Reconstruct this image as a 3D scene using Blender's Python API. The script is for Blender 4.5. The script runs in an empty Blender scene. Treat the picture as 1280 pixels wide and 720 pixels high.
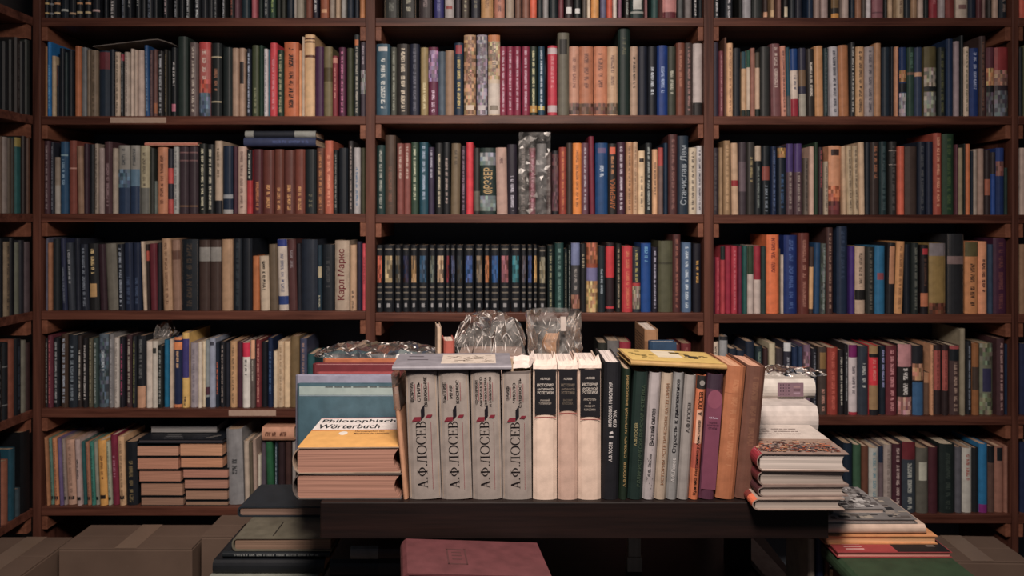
# x0 x1 top colour [t:colour[:a-b] text] [b:a-b:colour band] [l:dx lean] [p:.. picture]
SHELVES = {}
SHELVES['M1'] = [((460,30,5.536), '''
52 150 138 2d4a58 t:b0b0a8:.2-.9 b:.04-.1:b0a8a0:s
158 198 160 4a4a40 t:8a8a78
200 285 138 2a2522 t:b0a088
290 355 138 1e2130 t:50505c
364 415 162 8a7448 t:c0b080:.5-.9
418 485 160 5a2038 m:.05-.5:8a6a86 t:c0a0b0:.6-.95
485 535 190 44505a
535 595 183 8a6a50
597 660 130 15283a t:b09850:.2-.9 b:.03-.15:8a3038:s
665 745 75 a07a58 m:.02-.98:9a7454 b:.87-.93:c0a890:s t:6a4030:.1-.6
752 825 75 857880 m:.02-.98:82767c b:.87-.93:b0a4a0:s t:5a4a50:.1-.6
832 912 75 b8a288 m:.0-.55:ac8c6c b:0-.08:b06a3c t:6a5a50:.1-.5 b:.6-.97:b8a898 b:.87-.93:7a6c5c:s
910 958 155 7a2038 t:b08a96
960 1008 155 7a2038 t:b08a96
1010 1058 155 7a2038 t:b08a96
1065 1118 155 7a2038 t:b08a96
1120 1170 155 202a20 t:b0a878 b:.85-.95:a87830
1178 1222 155 1c3a4a t:a8b0b8 b:.86-.92:a89040
'''), ((670,30,5.536), '''
82 145 150 b02438 b:.03-.12:b09a98 t:c06a70:.15-.6 b:.85-.95:b09a98
150 228 60 5a5445 b:.08-.26:24221e:s
230 298 155 b07a60 t:7a4a3c:.1-.6 m:.82-.98:6a5048
300 395 155 a06040 t:6a3c2c:.1-.6 m:.82-.98:6a4838
400 493 155 b06a48 t:6a3c2c:.1-.6 m:.82-.98:6a4838
495 565 155 b08a68 t:6a4a3c:.1-.6 m:.82-.98:6a5444
570 650 15 14241f t:4a4a34:.1-.3
645 705 155 a08068 t:302824:.15-.6
707 770 155 161a26
775 835 155 15181f t:a0a4a8:.3-.7
840 912 148 12306a t:8090b0:.3-.7
905 968 155 33352a t:a09c88:.35-.7
972 1030 130 6a3828 t:9a6048:.1-.6
1030 1085 130 3a2c28 t:8a6058
1088 1165 135 a89890 b:.82-1:24201f
''')]
SHELVES['L1'] = [((40,30,5.67), '''
52 92 160 7a5026
93 133 102 0e5a8c t:5a90b0:.3-.9
138 165 225 a08868
166 190 290 1c2028 t:6a2a2a:.0-.4
192 228 170 14181f
228 250 200 1f2a2c
252 288 185 14181e
288 302 190 6a5848
302 342 155 9a5630
345 388 165 5f5f5e
388 412 180 6a5a48
412 462 185 6a5845 t:4a3c2c
470 548 190 1a2530 b:.02-.28:5a2228
550 582 180 1a2028
585 622 198 a89078 t:6a5a48
625 650 205 15181a t:808080 b:.02-.12:801f30
652 688 198 988878 t:6a5a50
697 720 175 b09a88
722 746 182 a08a78
748 790 185 a89080
778 825 150 1a3f66 t:6a8aa0 l:-8
827 855 185 4a3638 t:7a5a50
858 885 180 5a3a34 b:.8-.95:8a5030
888 930 190 201e1e t:a0a0a0
932 958 180 2a2620 t:6a5a38
960 983 190 1a1e1c
985 1025 165 14181a t:c0c0b8:.2-.55 b:.82-.93:b06070:s
1030 1100 88 232d28
1115 1172 130 5a4a46 t:b0a090
'''), ((245,30,5.67), '''
20 100 128 a05048 b:.0-.1:b03a38 t:c0a090:.1-.5 m:.5-.68:b84a3a m:.68-1:506070
105 178 135 181c1c b:.18-.2:a09070 t:8a5a40:.35-.65 b:.79-.81:a09070
190 255 165 1c2322
255 300 170 9a7a62
300 345 170 9a7a62 b:.2-.52:2a2422:s
358 388 175 20242e t:a0a8b8
395 445 150 3a4028 t:7a7a58:.6-.95
447 475 150 1e3428
480 508 175 b8b0ac t:60606a
508 522 180 2a5a6a
523 573 133 b8323a t:d07a80:.2-.9
575 620 185 1c3024 t:a09a70
625 725 128 b05a30 t:2a1a18:.08-.9
725 748 188 c88a5a
750 768 90 b09880
770 840 75 d09a6a b:.04-.06:5a3424 b:.08-.1:5a3424 b:.25-.28:5a3424
842 903 160 40203c
905 965 160 6a5c3c b:.3-.5:4a3c20
965 1003 225 7a2830 b:.03-.12:b07060 t:b06a60:.2-.7
1012 1060 165 4a1c34 t:b06080
1070 1112 170 333622
1120 1158 75 2a2e2e b:.06-.13:b06030:s t:a09888:.15-.95
1165 1203 125 3a3038 t:9a8a90:.05-.3 m:.38-.7:807a78
''')]
SHELVES['R1'] = [((885,30,5.67), '''
24 76 130 2a2230
80 112 190 6a3038 t:a07070
113 133 95 5a3a2c
135 178 135 c89468 t:8a5a40
180 232 170 171c22
238 270 195 b08a64 b:0-.26:1d4048 b:.9-1:1c2420
272 302 185 b8a088 b:0-.26:1e4838 b:.9-1:1c2420
302 334 170 8a5848
336 370 200 b8967a b:0-.24:4a4034 b:.88-1:1c2420
375 440 160 2a2a28
447 515 140 6a4040 t:b0988c:.05-.6 l:-10
516 556 155 b87860 t:5a3030 l:-10
557 583 165 1c4450 l:-8 b:.7-1:504a48
588 640 175 c0aa98 b:0-.32:14386a t:4a4a5a:.4-.6 b:.74-1:8a1c2c l:-8
647 698 170 2c2a38 b:.32-.56:6a5038 b:.67-1:908878 l:-6
705 755 175 2a2420 t:c0b0a0:.2-.7 l:-8
760 818 155 b07a4a l:-8
820 853 170 1c2c2e t:50605c
855 925 160 a09898 t:404048 l:-10
930 998 150 9a6038 l:-8
1000 1045 130 1c1e20 t:a09a90
1050 1108 160 b08458 t:403028
1112 1180 160 8a7c78 t:50484c
'''), ((1065,30,5.67), '''
162 208 135 9a6c48
215 273 165 18232c
275 298 160 14181e
300 333 160 a8704e
340 390 165 1a2c50 m:.33-.5:a06a40 b:.52-.65:1a1c20 m:.66-1:8a8484
395 445 165 24382e b:.36-.4:6a5040 t:4a6a58:.05-.3
448 500 165 2a3448 b:.36-.42:b08060
515 600 160 4e4426 m:.3-.57:908470 b:.57-.64:1a1c1c m:.65-1:807c70
612 665 165 1c211f t:505030
672 720 105 16263e
725 765 122 847070
768 792 80 1d2122
795 832 162 b09880 t:605840
837 900 170 182c5a t:8a90a8:.05-.6
905 950 85 3a2a26 t:6a4838
955 1012 165 50282e m:.3-.55:b07048 b:.55-.65:1c1c1c m:.65-1:50484a
1015 1110 165 7a2626 m:.33-.55:8a6050 b:.55-.63:2a2024 m:.63-1:5a5a5c
''')]
SHELVES['L2'] = [((40,153,5.67), '''
45 112 130 3a2228 t:7a6a68
115 150 140 20222a t:6a6a70
158 196 245 7a6a5a b:.5-1:8a8074
198 250 135 1f3f58 b:.18-.2:708a90 t:708a9a:.25-.6
260 312 128 6a3428 b:.37-.39:a07060
318 360 165 7a5c46 l:-12
362 400 150 2e1c24
402 440 155 16191c
442 468 150 807060 t:3a3430
472 508 180 8a7870
510 565 135 40282a t:7a6060:.3-.9
568 604 182 8a7a68
605 690 162 7a746a t:4a4a48:.05-.3 m:.35-.62:4a6474 b:.62-1:1e2e44
692 760 162 7a746a t:4a4a48:.05-.3 b:.35-.6:4a6474 b:.6-1:1e2e44
765 828 165 908466 t:5a5040:.1-.6 b:.62-1:5a5850
830 864 180 2a2c26
866 884 415 5a6058
887 958 175 a86a48 t:5a3424:.1-.85
960 998 185 22222a b:.3-.54:a83a34 b:.78-1:9a3a34
1000 1038 172 908c84 t:5a5a58
1040 1105 170 33262a b:.08-.1:6a4a48 b:.2-.22:6a4a48 b:.88-.9:6a4a30
1108 1172 170 33262a b:.08-.1:6a4a48 b:.2-.22:6a4a48 b:.88-.9:6a4a30
'''), ((245,153,5.67), '''
20 72 150 1c1f1c t:b0a88a
75 128 155 1a1c1c t:b0a890
132 185 130 a08870 t:504030:.1-.5 b:.82-1:1c1c20
190 258 165 182434 b:.72-.78:808080 b:.94-1:908a84
262 292 170 40202a
293 355 170 a88a78 t:6a5048
358 398 195 9a2428 b:0-.48:15191c t:a0a090:.05-.45
400 470 190 4a2024 t:a06038:.5-.95
472 552 195 5a2c24 t:b07a48:.55-.95
555 620 190 5e3024 t:b07a48:.6-.95
622 698 195 5a3028 t:b8844c:.55-.95
700 770 190 6a3428 t:b07a48:.55-.95
775 850 190 1a2022 t:5a5640:.7-.9
855 908 180 5a3426 t:a86a3a
912 970 128 a8523a t:d08060:.2-.9
975 1005 195 15191b t:807a70
1010 1075 180 151a20
1080 1115 130 2a2626 t:8a7a70
1118 1163 178 a09894 t:2a5a7a:.3-.9
1168 1200 180 33301c
''')]
SHELVES['M2'] = [((460,153,5.67), '''
55 120 160 17302e t:8a8c80
122 195 90 4a382c t:6a4434:.4-.9
205 252 148 7a4038 t:b09888:.05-.5
255 302 148 7a4038 t:b09888:.05-.5
305 357 140 2c4030 t:b0b090:.05-.8
365 425 140 1c4450 t:8a98a8:.05-.8
428 470 175 33283c t:9a94a0:.05-.45
478 530 145 1c1c1c t:a89a80:.15-.9
532 582 140 191b1d t:a08a80:.2-.85
590 652 148 6a5840 t:3a3024:.1-.3 l:6
658 695 165 2c1c26 t:7a6070
697 745 140 c82a36
750 793 180 2a2826 b:.65-.95:5a5448
795 905 180 1a2a26 m:.07-.26:7a8480 m:.72-.95:6a7470 T:ФРЭЗЕР:d0a868:.30-.69
907 985 178 a88474 t:6a4a44:.15-.25 l:-8
988 1055 155 241e28 t:a098a0:.45-.95 l:-4
1060 1138 130 2c2826 t:6a605a
1142 1188 180 6a1c2e t:b07080
'''), ((670,153,5.67), '''
5 70 150 6a6866 b:.4-1:3a3838
75 112 210 3a2424 t:5a4a44
115 160 200 1e1c20 m:.05-.95:5a3a3e
164 215 175 8a3426 t:b06030
217 260 145 3a2c26
262 322 145 d8761e t:8a4a14:.1-.9
324 372 145 5e3a44 t:a09298
367 415 98 6a1a2a l:-8
422 508 145 123c66 b:.07-.14:5a4a6a:s t:9aa4b0:.28-.5
512 572 150 24201e b:.05-.15:c05030:s t:b07040:.18-.45 T:АМЕРИКА:c86a2c:.5-.92
575 632 140 3e202e t:b0a0a8
640 685 138 a87a54 t:5a3a2a
687 722 138 b08a66 t:7a5a40
725 772 200 c8a880 t:5a4a38:.4-.9 b:.12-.18:30241c:s
775 822 145 1a1e20 t:90948c
825 862 190 c89468 t:5a4030:.2-.7
865 903 178 6a5048 b:.0-.27:a03a34
905 935 145 15283a
940 1002 85 4a2826 t:7a5048
1005 1080 95 1c2a36 T:Станислав Лем:a8b0b4:.12-.88
1085 1138 178 b8a488 t:4a4038
1140 1178 165 b0a8a4 t:303040
''')]
SHELVES['R2'] = [((885,153,5.67), '''
30 75 180 2a2228 t:4a4040
80 107 178 8a6c4c
109 160 128 8a6a48 t:b08a60
168 215 145 b08c6c b:.52-.6:8a2428 l:-8
220 272 140 3a3034 b:.27-.68:5a4a4e
278 332 140 2e2a26 t:8a7850:.2-.55
335 378 165 1e2224 b:0-.22:a89078 t:6a7068:.3-.9
385 440 165 141a1e b:.3-.5:7a3a30 t:707880:.55-.95
450 488 170 16223a t:506080
495 555 170 141c26 m:.02-.16:a07038 t:304a6a:.4-.9
558 608 150 4a3438 b:0-.4:40305e t:8a7a70:.4-.95
615 668 150 4a3438 b:0-.4:44305e t:8a7a70:.4-.95
682 715 250 5a4e44 t:2a2422
718 754 170 b08c78
756 782 140 1e3020
785 818 175 2c1c20 t:8a3a3a:.05-.6
820 855 275 a08c74 t:504038
857 942 165 b87a54 b:.05-.14:30201c:s m:.58-.8:b05a38 m:.8-1:5a2a28
945 983 168 a88868 l:-10
985 1028 165 a08868 t:5a4a3c l:-10
1030 1070 165 a08868 t:5a4a3c l:-10
1072 1112 140 b09070 l:-6
1114 1150 140 1c2026
1155 1215 140 2e221e t:8a5438:.05-.5
'''), ((1065,153,5.67), '''
198 250 135 16282a t:3a4a4a
265 320 135 22201e t:4a4440 b:.12-.13:8a7a70 b:.31-.32:8a7a70
328 375 168 b04a30
378 462 170 3a2c26
470 524 135 161c28 t:4a4a4a
526 578 135 161c2c
580 638 75 8a3a2a t:c08060:.05-.9
645 725 80 1c3220 t:3a4a2a
730 754 155 4a242c
756 789 180 7a6a50
790 807 150 202420
808 840 152 a8582c
845 861 200 16202a
862 890 190 8a7868
895 938 185 8a6e5e
945 985 195 2a2020 b:.45-.7:8a4a34
988 1020 210 2a2424 b:.35-1:1a3a72
1025 1082 180 1c3060 m:.2-.42:7a4a44 b:.42-1:14264a
1084 1112 320 1e2e28
''')]
SHELVES['L3'] = [((40,277,5.67), '''
65 103 112 4a4854
105 135 150 8a5a3c
145 190 120 1c2022
195 240 120 22263a t:5a6068:.4-.9 l:-15
245 290 150 2c3036 t:8a8a8a:.1-.6 l:-18
293 338 120 1c1f28 l:-10
342 395 160 1a1e28 t:6a7078 l:-12
400 470 155 1c1c1c t:c0a068:.08-.45 b:.6-.8:a07a48:s l:-10
473 522 160 2c1a20 l:-15
524 600 155 5c564a l:-20
602 650 160 181c24 t:8a9098 l:-10
653 712 150 182032 t:38445a:.5-.9 l:-8
715 768 150 182032 t:38445a:.5-.9 l:-5
772 802 140 a89078 l:-20
804 830 160 2a1e1c b:.1-.25:a04030 l:-10
832 885 155 581e26 l:-12
887 915 150 1c1a1c
917 985 120 9a7656 t:6a4a34 l:-15
987 1050 130 7c5c4a b:.15-.28:5a3c30 l:-12
1060 1175 125 161b20 t:3a3028
'''), ((245,277,5.67), '''
20 95 130 3a2a24 b:.1-.3:7a746c
98 175 130 3a2a24 b:.1-.3:7a746c
180 255 125 9a7656
265 325 120 161c22 t:2c3438
330 395 120 15191f
400 448 243 a05a2c
452 516 243 b09a80 t:201a18:.08-.62 l:-10
518 575 160 5a4a38 l:-10
577 648 125 b0a090 b:0-.1:24306a t:5a5a6a:.2-.75 b:.8-.92:24386a l:-14
650 710 125 4a2a28 t:7a6a6a:.15-.4 l:-12
714 746 155 1c1c22 l:-6
748 858 125 1e242e
860 890 165 1c2e38 b:.33-.5:a09070 t:a09a80:.77-.95
895 980 160 161b20 t:3a3a3a:.2-.65
985 1085 132 a08a74 T:Карл Маркс:7a2028:.12-.85
1090 1135 165 b08a68 t:4a3a30:.7-.98
1140 1174 140 231e30
1178 1210 155 b83a44 t:6a1c24:.2-.6
''')]
SHELVES['M3'] = [((460,277,5.67), '''
58 105 165 16181c p:a04830
110 183 165 16181c p:a08860
190 235 165 16181c p:5a5040
243 295 165 16181c p:282438
300 350 165 16181c p:8a6a44
357 425 165 16181c p:2a4860
432 478 165 16181c p:505850
482 545 165 16181c p:b08a68
550 578 165 16181c p:702028
585 620 165 16181c p:3a4058
625 675 165 16181c p:30302e
682 750 165 16181c p:3a5080
760 815 165 16181c p:6a5a48
825 862 165 16181c p:9a5a30
868 930 165 16181c p:2a5080
935 1005 165 16181c p:8a5058
1012 1080 165 16181c p:2a6a70
1085 1122 165 16181c p:504a50
1130 1165 165 16181c p:30406a
1172 1200 165 16181c p:a07840
'''), ((670,277,5.67), '''
18 72 175 1a1a1a p:7a7058
82 125 165 16201f t:8a8460
135 195 150 1c3a36 t:5a7a70
198 225 190 151d1d t:706a50
228 248 165 16201f t:8a8a80
250 310 150 3a3838 b:0-.32:6a7090 t:8a8078:.35-.7 m:.75-.95:8a5a48
315 355 155 1c1c1c t:a09070:.15-.35
360 435 150 8a4028 m:.0-.3:a05838 b:.36-.55:6a6488 m:.55-1:b08a54
440 490 170 1a2428 t:8a9498:.35-.72
495 555 150 2a1c1e b:.05-.5:b8242c b:.92-.95:b82a34
565 605 155 1c1c1a t:8a7a60
612 683 172 b02a30 t:c06040
685 740 180 2a2e34 t:a09048:.05-.55 b:.55-.6:a03030 m:.6-.95:8a7a68
745 815 152 14407c t:5a90b0:.05-.27
822 862 180 221e28 t:a09aa8
870 968 135 4c4a34 b:.3-.33:3a3828
970 1025 90 4a2624 t:8a5040
1035 1100 148 4a607a t:b0bac4
1115 1170 155 1a1820 t:c08a30:.25-.6
''')]
SHELVES['R3'] = [((885,277,5.67), '''
22 50 250 3a1c28
55 88 250 8a1e30 t:b04a50
90 123 175 a03038 b:0-.2:202826
125 165 172 8a1830
168 210 172 9a2434 t:b05a60
212 242 172 5a1c30
248 280 170 1c4a44
282 325 170 b09c90 b:.0-.42:2a3a28
328 375 170 b09c90 b:0-.5:8a1c2c
380 412 175 243430
418 503 92 d8602a t:7a3020:.03-.5
504 514 190 4a4030
515 538 235 b0a090
540 632 95 16285a t:3a5080
645 718 80 5a2820 t:8a5a4a
720 750 180 3a2a24 b:.3-.93:b88a5a l:8
755 797 150 1a3a58 l:8
800 838 155 4a504a m:.02-.98:4a504a t:7a807a l:8
840 888 40 3e2622 t:8a6a58
915 990 30 1a2638 t:2c384c:.05-.6
1005 1042 175 3a2460
1045 1115 175 a88c74 t:5a4a3c:.1-.6 b:.65-.8:1c1a18
1125 1180 180 242420 t:5a5448
'''), ((1065,277,5.67), '''
165 235 170 1a5a7a b:.4-.5:7a3a40:s
252 308 150 1c1a1c b:.05-.58:a06a48:s l:12
312 368 140 b07844 t:7a5030 l:18
370 415 160 151920
425 475 150 1c2220 t:5a5a50
490 545 165 1a1416 b:.05-.14:901c24:s t:4a3024:.2-.6 b:.7-.9:a05a38
550 665 152 7a6030 b:0-.18:6a6060 m:.85-1:5a3020
680 795 85 1e1e20 b:.28-.38:6a5450
805 898 145 a86a3a b:0-.2:4c4426 t:4a3020:.3-.9
900 960 140 c87850 t:3a2020:.25-.7
970 1003 160 2a3848
1005 1110 80 38182a t:5a3030
''')]
SHELVES['L4'] = [((40,400,5.67), '''
72 105 130 1c1c1c t:908a80
108 142 110 50202a t:a05050
148 190 125 16181c t:8a8a88
203 250 100 3a2a20 t:8a9098
255 315 105 1c2228 t:707a80:.15-.9
320 352 110 2a2220 t:b0a898:.2-.9
358 390 125 1c1a1c t:b0a8a0:.1-.9
395 428 130 4a4434 t:8a8060
432 464 130 2e3c38 t:8a9088
470 538 100 46525a m:.05-.95:46525a t:9aa0a4:.2-.5
542 577 100 6a6664 t:8a8684
580 614 125 a89c90 t:7a7068
618 652 120 1c1a20 t:a04060:.1-.85
668 705 105 3a2628 t:9a9080
708 738 115 1e2024 t:7a7a40
742 800 110 1a1c20 t:5a5a58:.05-.6 b:.7-1:b08060
808 848 150 b8a898
850 886 150 b0a494 b:.1-.18:30302e:s
888 925 180 1a1c1a t:80807a
928 970 140 005a78
973 997 135 b09880
1000 1060 120 1c2540 b:.0-.04:d8733a b:.07-.18:d8733a t:d0986a:.2-.45 b:.96-1:c07040
1062 1110 90 d89a4a b:.08-.6:3a3468 t:4a3a30:.85-.97
1120 1172 160 8a7e80 t:6a6068
1175 1202 155 c0ae98
'''), ((245,400,5.67), '''
12 42 150 c8b090
45 88 140 7a7e7c b:.7-.82:4a2a34 b:.85-1:1c2230
92 135 130 868a98 b:.05-.1:3a3a44:s
138 162 160 1c2430 t:c05a30:.3-.8
168 205 150 1c1c20 t:8a7a70
210 236 160 20222a
240 288 150 b08458 t:6a5038
290 325 155 40202c
328 380 160 c8bcb0 b:0-.22:c0183c t:404040:.24-.5
385 415 140 5a4e48 b:0-.28:d0906a t:a09888:.3-.6
420 460 140 6a2428 t:c08070
465 505 155 15171c
508 543 125 16243e t:4a6a90:.2-.8
547 575 220 c0a888
578 620 150 b89c7a t:8a6a4a
622 665 150 c8a880
668 730 115 6a5434
735 785 130 3e4054 t:8a6a60
788 840 240 1e4a4c
''')]
SHELVES['R4'] = [((885,400,5.67), '''
22 76 155 c0a890 t:302820:.05-.3
85 140 115 8a8886 b:0-.05:2a2a2c
150 205 200 1c2430
207 265 215 1c2432
268 330 150 1c2432
340 388 185 1e2a2e t:6a7a6a:.05-.3
395 428 200 3a2424
436 480 165 b0a080
485 535 200 3a3030
540 592 160 2c2a34 b:0-.12:c0bcb8 t:8a8a90:.2-.5
600 638 190 1c2a44
640 672 190 26364e
682 730 175 6a5060 m:.1-.6:7a5a64
735 775 200 1c1c22 t:6a6a70
782 845 190 3e322c b:.08-.32:7a5a30:s t:b07a68:.62-.95
850 922 195 8a3024 t:b05040
925 965 210 201c1e t:b0a898:.1-.85
968 996 175 1c1a1c t:8a8a88:.1-.8
1000 1060 175 b8a8a4 b:0-.18:6a1450 t:4a4048:.3-.7 b:.96-1:9a2030
1068 1138 185 2a3038 t:a0a098:.25-.6
1145 1210 180 c0202c b:0-.12:8a6a40 b:.12-.17:1c1a18 t:d06a60:.2-.5 b:.57-.92:8a6a44 b:.92-1:1c1c20
'''), ((1065,400,5.67), '''
200 240 185 182028 t:8a8ab0:.05-.6
245 320 180 5a2228 t:b07070
328 425 170 201c1c b:0-.32:a87070 t:b0a8a0:.34-.72 m:.75-1:a8706a
430 510 180 1c1c20 m:.26-.5:a07050 b:.53-1:2c5070
515 550 370 5a4030 b:0-.25:9a6a48
553 580 175 b07a54 t:8a5a40
583 632 175 2a1e1e b:.08-.65:8a4038 t:5a2824:.08-.65
638 685 175 2a1e1e b:.08-.65:8a4038 t:5a2824:.08-.65
695 765 180 3c2a28 b:.0-.05:8a3a3a b:.05-.22:15181c t:8a7060:.25-.95
770 805 60 7a6e58
812 850 150 18191d t:6a7078
855 905 165 7a4a24 b:.33-.65:3a2c24
910 1000 165 5a5a48 m:.0-.3:62624c b:.35-.68:2a2840:s m:.7-1:62624c
1030 1085 130 3a2224 t:8a6a64
1087 1112 170 16263a
1118 1145 205 8a8078
''')]
SHELVES['L5'] = [((40,523,5.67), '''
80 112 135 8a5a38 l:-20
115 145 140 4a6a5c t:2a3a34 b:.87-.92:1c1c1c:s l:-20
148 182 140 a86a40 t:6a4030 b:.87-.92:1c1c1c:s l:-20
185 210 140 5a4a6a l:-20
212 238 145 7a6a60 t:4a4240 b:.87-.92:1c1c1c:s l:-20
242 305 150 a07a64 t:7a5a4a b:.87-.92:1c1c1c:s l:-20
308 343 150 988078 t:302a28:.3-.6 b:.87-.92:1c1c1c:s l:-18
346 380 165 1c4a48 l:-18
383 410 170 8a5a40 t:6a4030 b:.87-.92:1c1c1c:s l:-18
413 440 165 2c6a5c t:1c3a34 l:-18
443 468 165 7a7868 b:.87-.92:1c1c1c:s l:-18
471 525 155 e0822e t:6a3c1c:.2-.6 b:.84-.9:241c18:s l:-18
528 556 165 909078 t:4a5a4a b:.87-.92:1c1c1c:s l:-16
558 608 115 6a1c30 t:9a6070:.3-.6 l:-20
612 655 130 b08860 t:7a5a40 b:.86-.91:1c1c1c:s l:-16
660 745 165 16191e t:6a5a3a:.3-.95 l:-10
'''), ((245,523,5.67), '''
220 330 75 7a7674 t:3a3a3a:.4-.6 l:-15
340 376 160 a89480 l:-10
379 400 170 5a5040 l:-10
402 428 150 9a8070 l:-10
430 458 260 b0a490
461 495 120 4a4048
498 545 165 1c5030 l:-14
550 577 165 202a34 t:8a9aa0
580 626 170 2a1c1e
630 672 165 3a2420
680 705 160 8a8078
''')]
SHELVES['R5'] = [((1040,530,5.07), '''
75 132 120 14202c
137 187 130 2e4a34
190 234 140 5a3424
237 296 150 98948a t:5a7a80
299 328 140 5a4a4c b:0-.25:1a2436
331 381 130 8a7a70 t:6a5c54
385 445 125 3a1a22 t:a08880
448 532 112 2c3238 b:0-.25:5a1c22 t:8a8a80:.3-.95
538 612 150 4e4a40 b:.22-.5:9a9684:s
615 672 145 3c1a20
685 780 125 161e1c t:2a322c
785 825 145 48464a
828 888 150 9a9488 t:8a4a40:.1-.5
890 930 150 181a1c
935 988 125 0e5a80 b:.88-1:6a1a5c
991 1032 140 4a342c b:.0-.25:141619
1035 1088 140 7a5040 b:0.02-.22:141619:s
1091 1128 140 7a5040
''')]
SHELVES['L0'] = [((40,0,5.953), '''
62 112 -400 15171b b:.775-.8:a88a50 b:.91-.935:a88a50
118 155 -380 15171b b:.775-.8:6a6a6a b:.91-.935:6a6a6a
160 205 -390 16181c b:.775-.8:a8764a b:.91-.935:c09a70
212 265 -410 141a20 b:.87-.9:8a8a80
272 322 -400 15171b b:.91-.935:9a7a58
328 372 -400 15171b b:.775-.8:a8764a b:.9-.93:a08a60
390 435 -400 15171b b:.775-.8:a8764a b:.9-.93:a08a60
445 500 -405 16181c b:.87-.9:a08078
535 560 -380 1a1d20
572 625 -390 1c1c1e t:b8a8a0:.6-1
660 695 -370 1e2226 t:60646a:.6-1
705 740 -390 181a1e t:8a8880:.5-.85
770 805 -390 1a1c1e t:8a8a80:.5-.82
810 845 -400 1c1e20
850 895 -380 1a1c20 t:5a6068:.5-1
900 935 -390 161a1c
975 1010 -390 1c1c1e t:a08a88:.5-.95
1050 1085 -380 1c1e20 t:7a7a7a:.5-1
1095 1130 -390 181a1c
1140 1178 -390 1a1c1c t:a0a09c:.4-1
1205 1250 -380 1a1c20 t:b0b0ac:.4-1
'''), ((245,0,5.953), '''
34 84 -390 1a1c20
86 128 -370 191b1e
132 156 -380 1c1c1e t:80807c:.4-1
190 220 -390 1c1c1c t:a0a0a0:.4-1
250 280 -390 1c1a1a t:8a4a38:.4-.95
283 320 -380 5a3a40
340 395 -400 1c2a30
412 450 -360 9a4a50
465 495 -390 1a2420
500 542 -390 1e2428 t:80807a:.6-.95
550 588 -380 2a4030 t:8a9a50:.5-.9
600 630 -390 20221e
635 665 -390 2e2e26
675 722 -400 161e26
728 748 -380 908478
750 800 -390 857a68
818 862 -390 6a3a2c
870 910 -390 201c28 t:c0b8b8:.5-.9
925 985 -400 8a4a30 b:.87-.92:d08a60:s
995 1030 -390 8a7a6a
1038 1072 -390 a08468
1080 1115 -380 8a847c
1125 1170 -390 1c242e
1180 1212 -400 1a2028
1218 1256 -390 a86a3c
''')]
SHELVES['M0'] = [((460,0,5.953), '''
120 228 -400 2a2a26 t:5a5a50:.7-.9
245 358 -400 24221f t:8a8470:.6-.9
380 475 -390 332a2a t:6a5a58:.6-.85
490 562 -390 2c2a5a t:5a5880:.5-.9
572 638 -380 9a8e88 b:.82-.86:8a3a34:s
650 690 -390 3a3236
700 750 -390 4a4038 t:9a9070:.5-.9
770 832 -400 2a2a30 t:6a6450:.5-.85
842 930 -390 a87a48 t:7a5030:.5-.85
942 1015 -390 a86a54 t:5a3430:.5-.9
1025 1085 -390 94806c
1095 1140 -390 6a4a3c
1150 1200 -390 7a5040
1205 1255 -380 d05030
'''), ((670,0,5.953), '''
8 48 -390 1c2224
52 92 -380 8a8480
100 160 -390 1a2224
168 206 -390 6a3238
215 275 -390 2a1e20 b:.84-.93:d8d0c0:s
282 335 -390 16191a b:.86-.93:d0c8b8:s
345 376 -390 4a4038
380 406 -390 c0aa90
412 468 -380 c8843c
480 522 -390 5a5870
528 568 -390 c04a30
572 602 -390 c0b0a0
612 638 -390 7a4a5c
660 698 -390 24201e t:8a8a80:.5-.95
706 800 -400 1a2a28 b:.7-.87:b0aca0:s b:.9-.93:8a8a80
810 830 -390 8a5a58
860 908 -390 2a4440
945 1045 -390 b0706a b:.9-1:5a2028
1055 1095 -390 4a4a48
1110 1160 -390 6a605c
1170 1202 -390 1c1c20 t:c0c0c0:.5-.95
1210 1245 -390 161c20
''')]
SHELVES['R0'] = [((885,0,5.953), '''
45 86 -390 1c1e20 t:b8b4b0:.4-1
128 184 -390 24262a t:b0aaa8:.4-1
230 252 -390 1c1c1a
262 322 -390 8a8484
330 405 -390 262826
415 446 -390 3a2c28 b:.9-.97:c08a68
468 496 -390 8a6a4a b:.88-.97:d0986a
518 546 -390 7a5448
562 598 -390 201c1a b:.83-.97:c0a888:s
610 650 -390 22262a
655 700 -390 24242c
740 786 -400 182638
795 836 -390 8a7064
842 896 -390 907870
920 978 -390 2a2420 b:.7-.85:6a5030 b:.93-1:d87a24
1000 1050 -390 9a8478
1060 1096 -390 16202a
1102 1144 -390 8a5c42
1150 1176 -390 4a4038
1180 1216 -390 b0a4a0
'''), ((1065,0,5.953), '''
155 235 -390 7a4a4e b:.9-.92:5a343a
240 266 -390 1c1c1c
272 304 -390 a88868
335 388 -390 9a8060 t:6a5040
395 436 -390 22262a
445 488 -390 8a684a
492 536 -390 a08878
540 572 -390 1c2020
580 640 -400 7a2028 t:a05a5a:.5-.8
645 696 -390 8a7c78
700 766 -390 6a2a24
778 865 -390 a08c78 b:.8-.86:6a4a44:s
870 926 -390 161c28
930 970 -390 4a2426
972 996 -390 6a5048
1010 1042 -390 2a2420
1052 1092 -390 9a7c68
1100 1165 -390 161a20 t:6a5a50:.6-.9
''')]
# bits of the middle bay seen between the things on the table
SHELVES['M4'] = [((670,400,5.67), '''
440 505 160 2a2a24
508 590 145 6a6460
594 672 155 8a2030
980 1024 172 5a2424
1030 1100 165 6a2428 t:8a4a44
''')]
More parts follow.
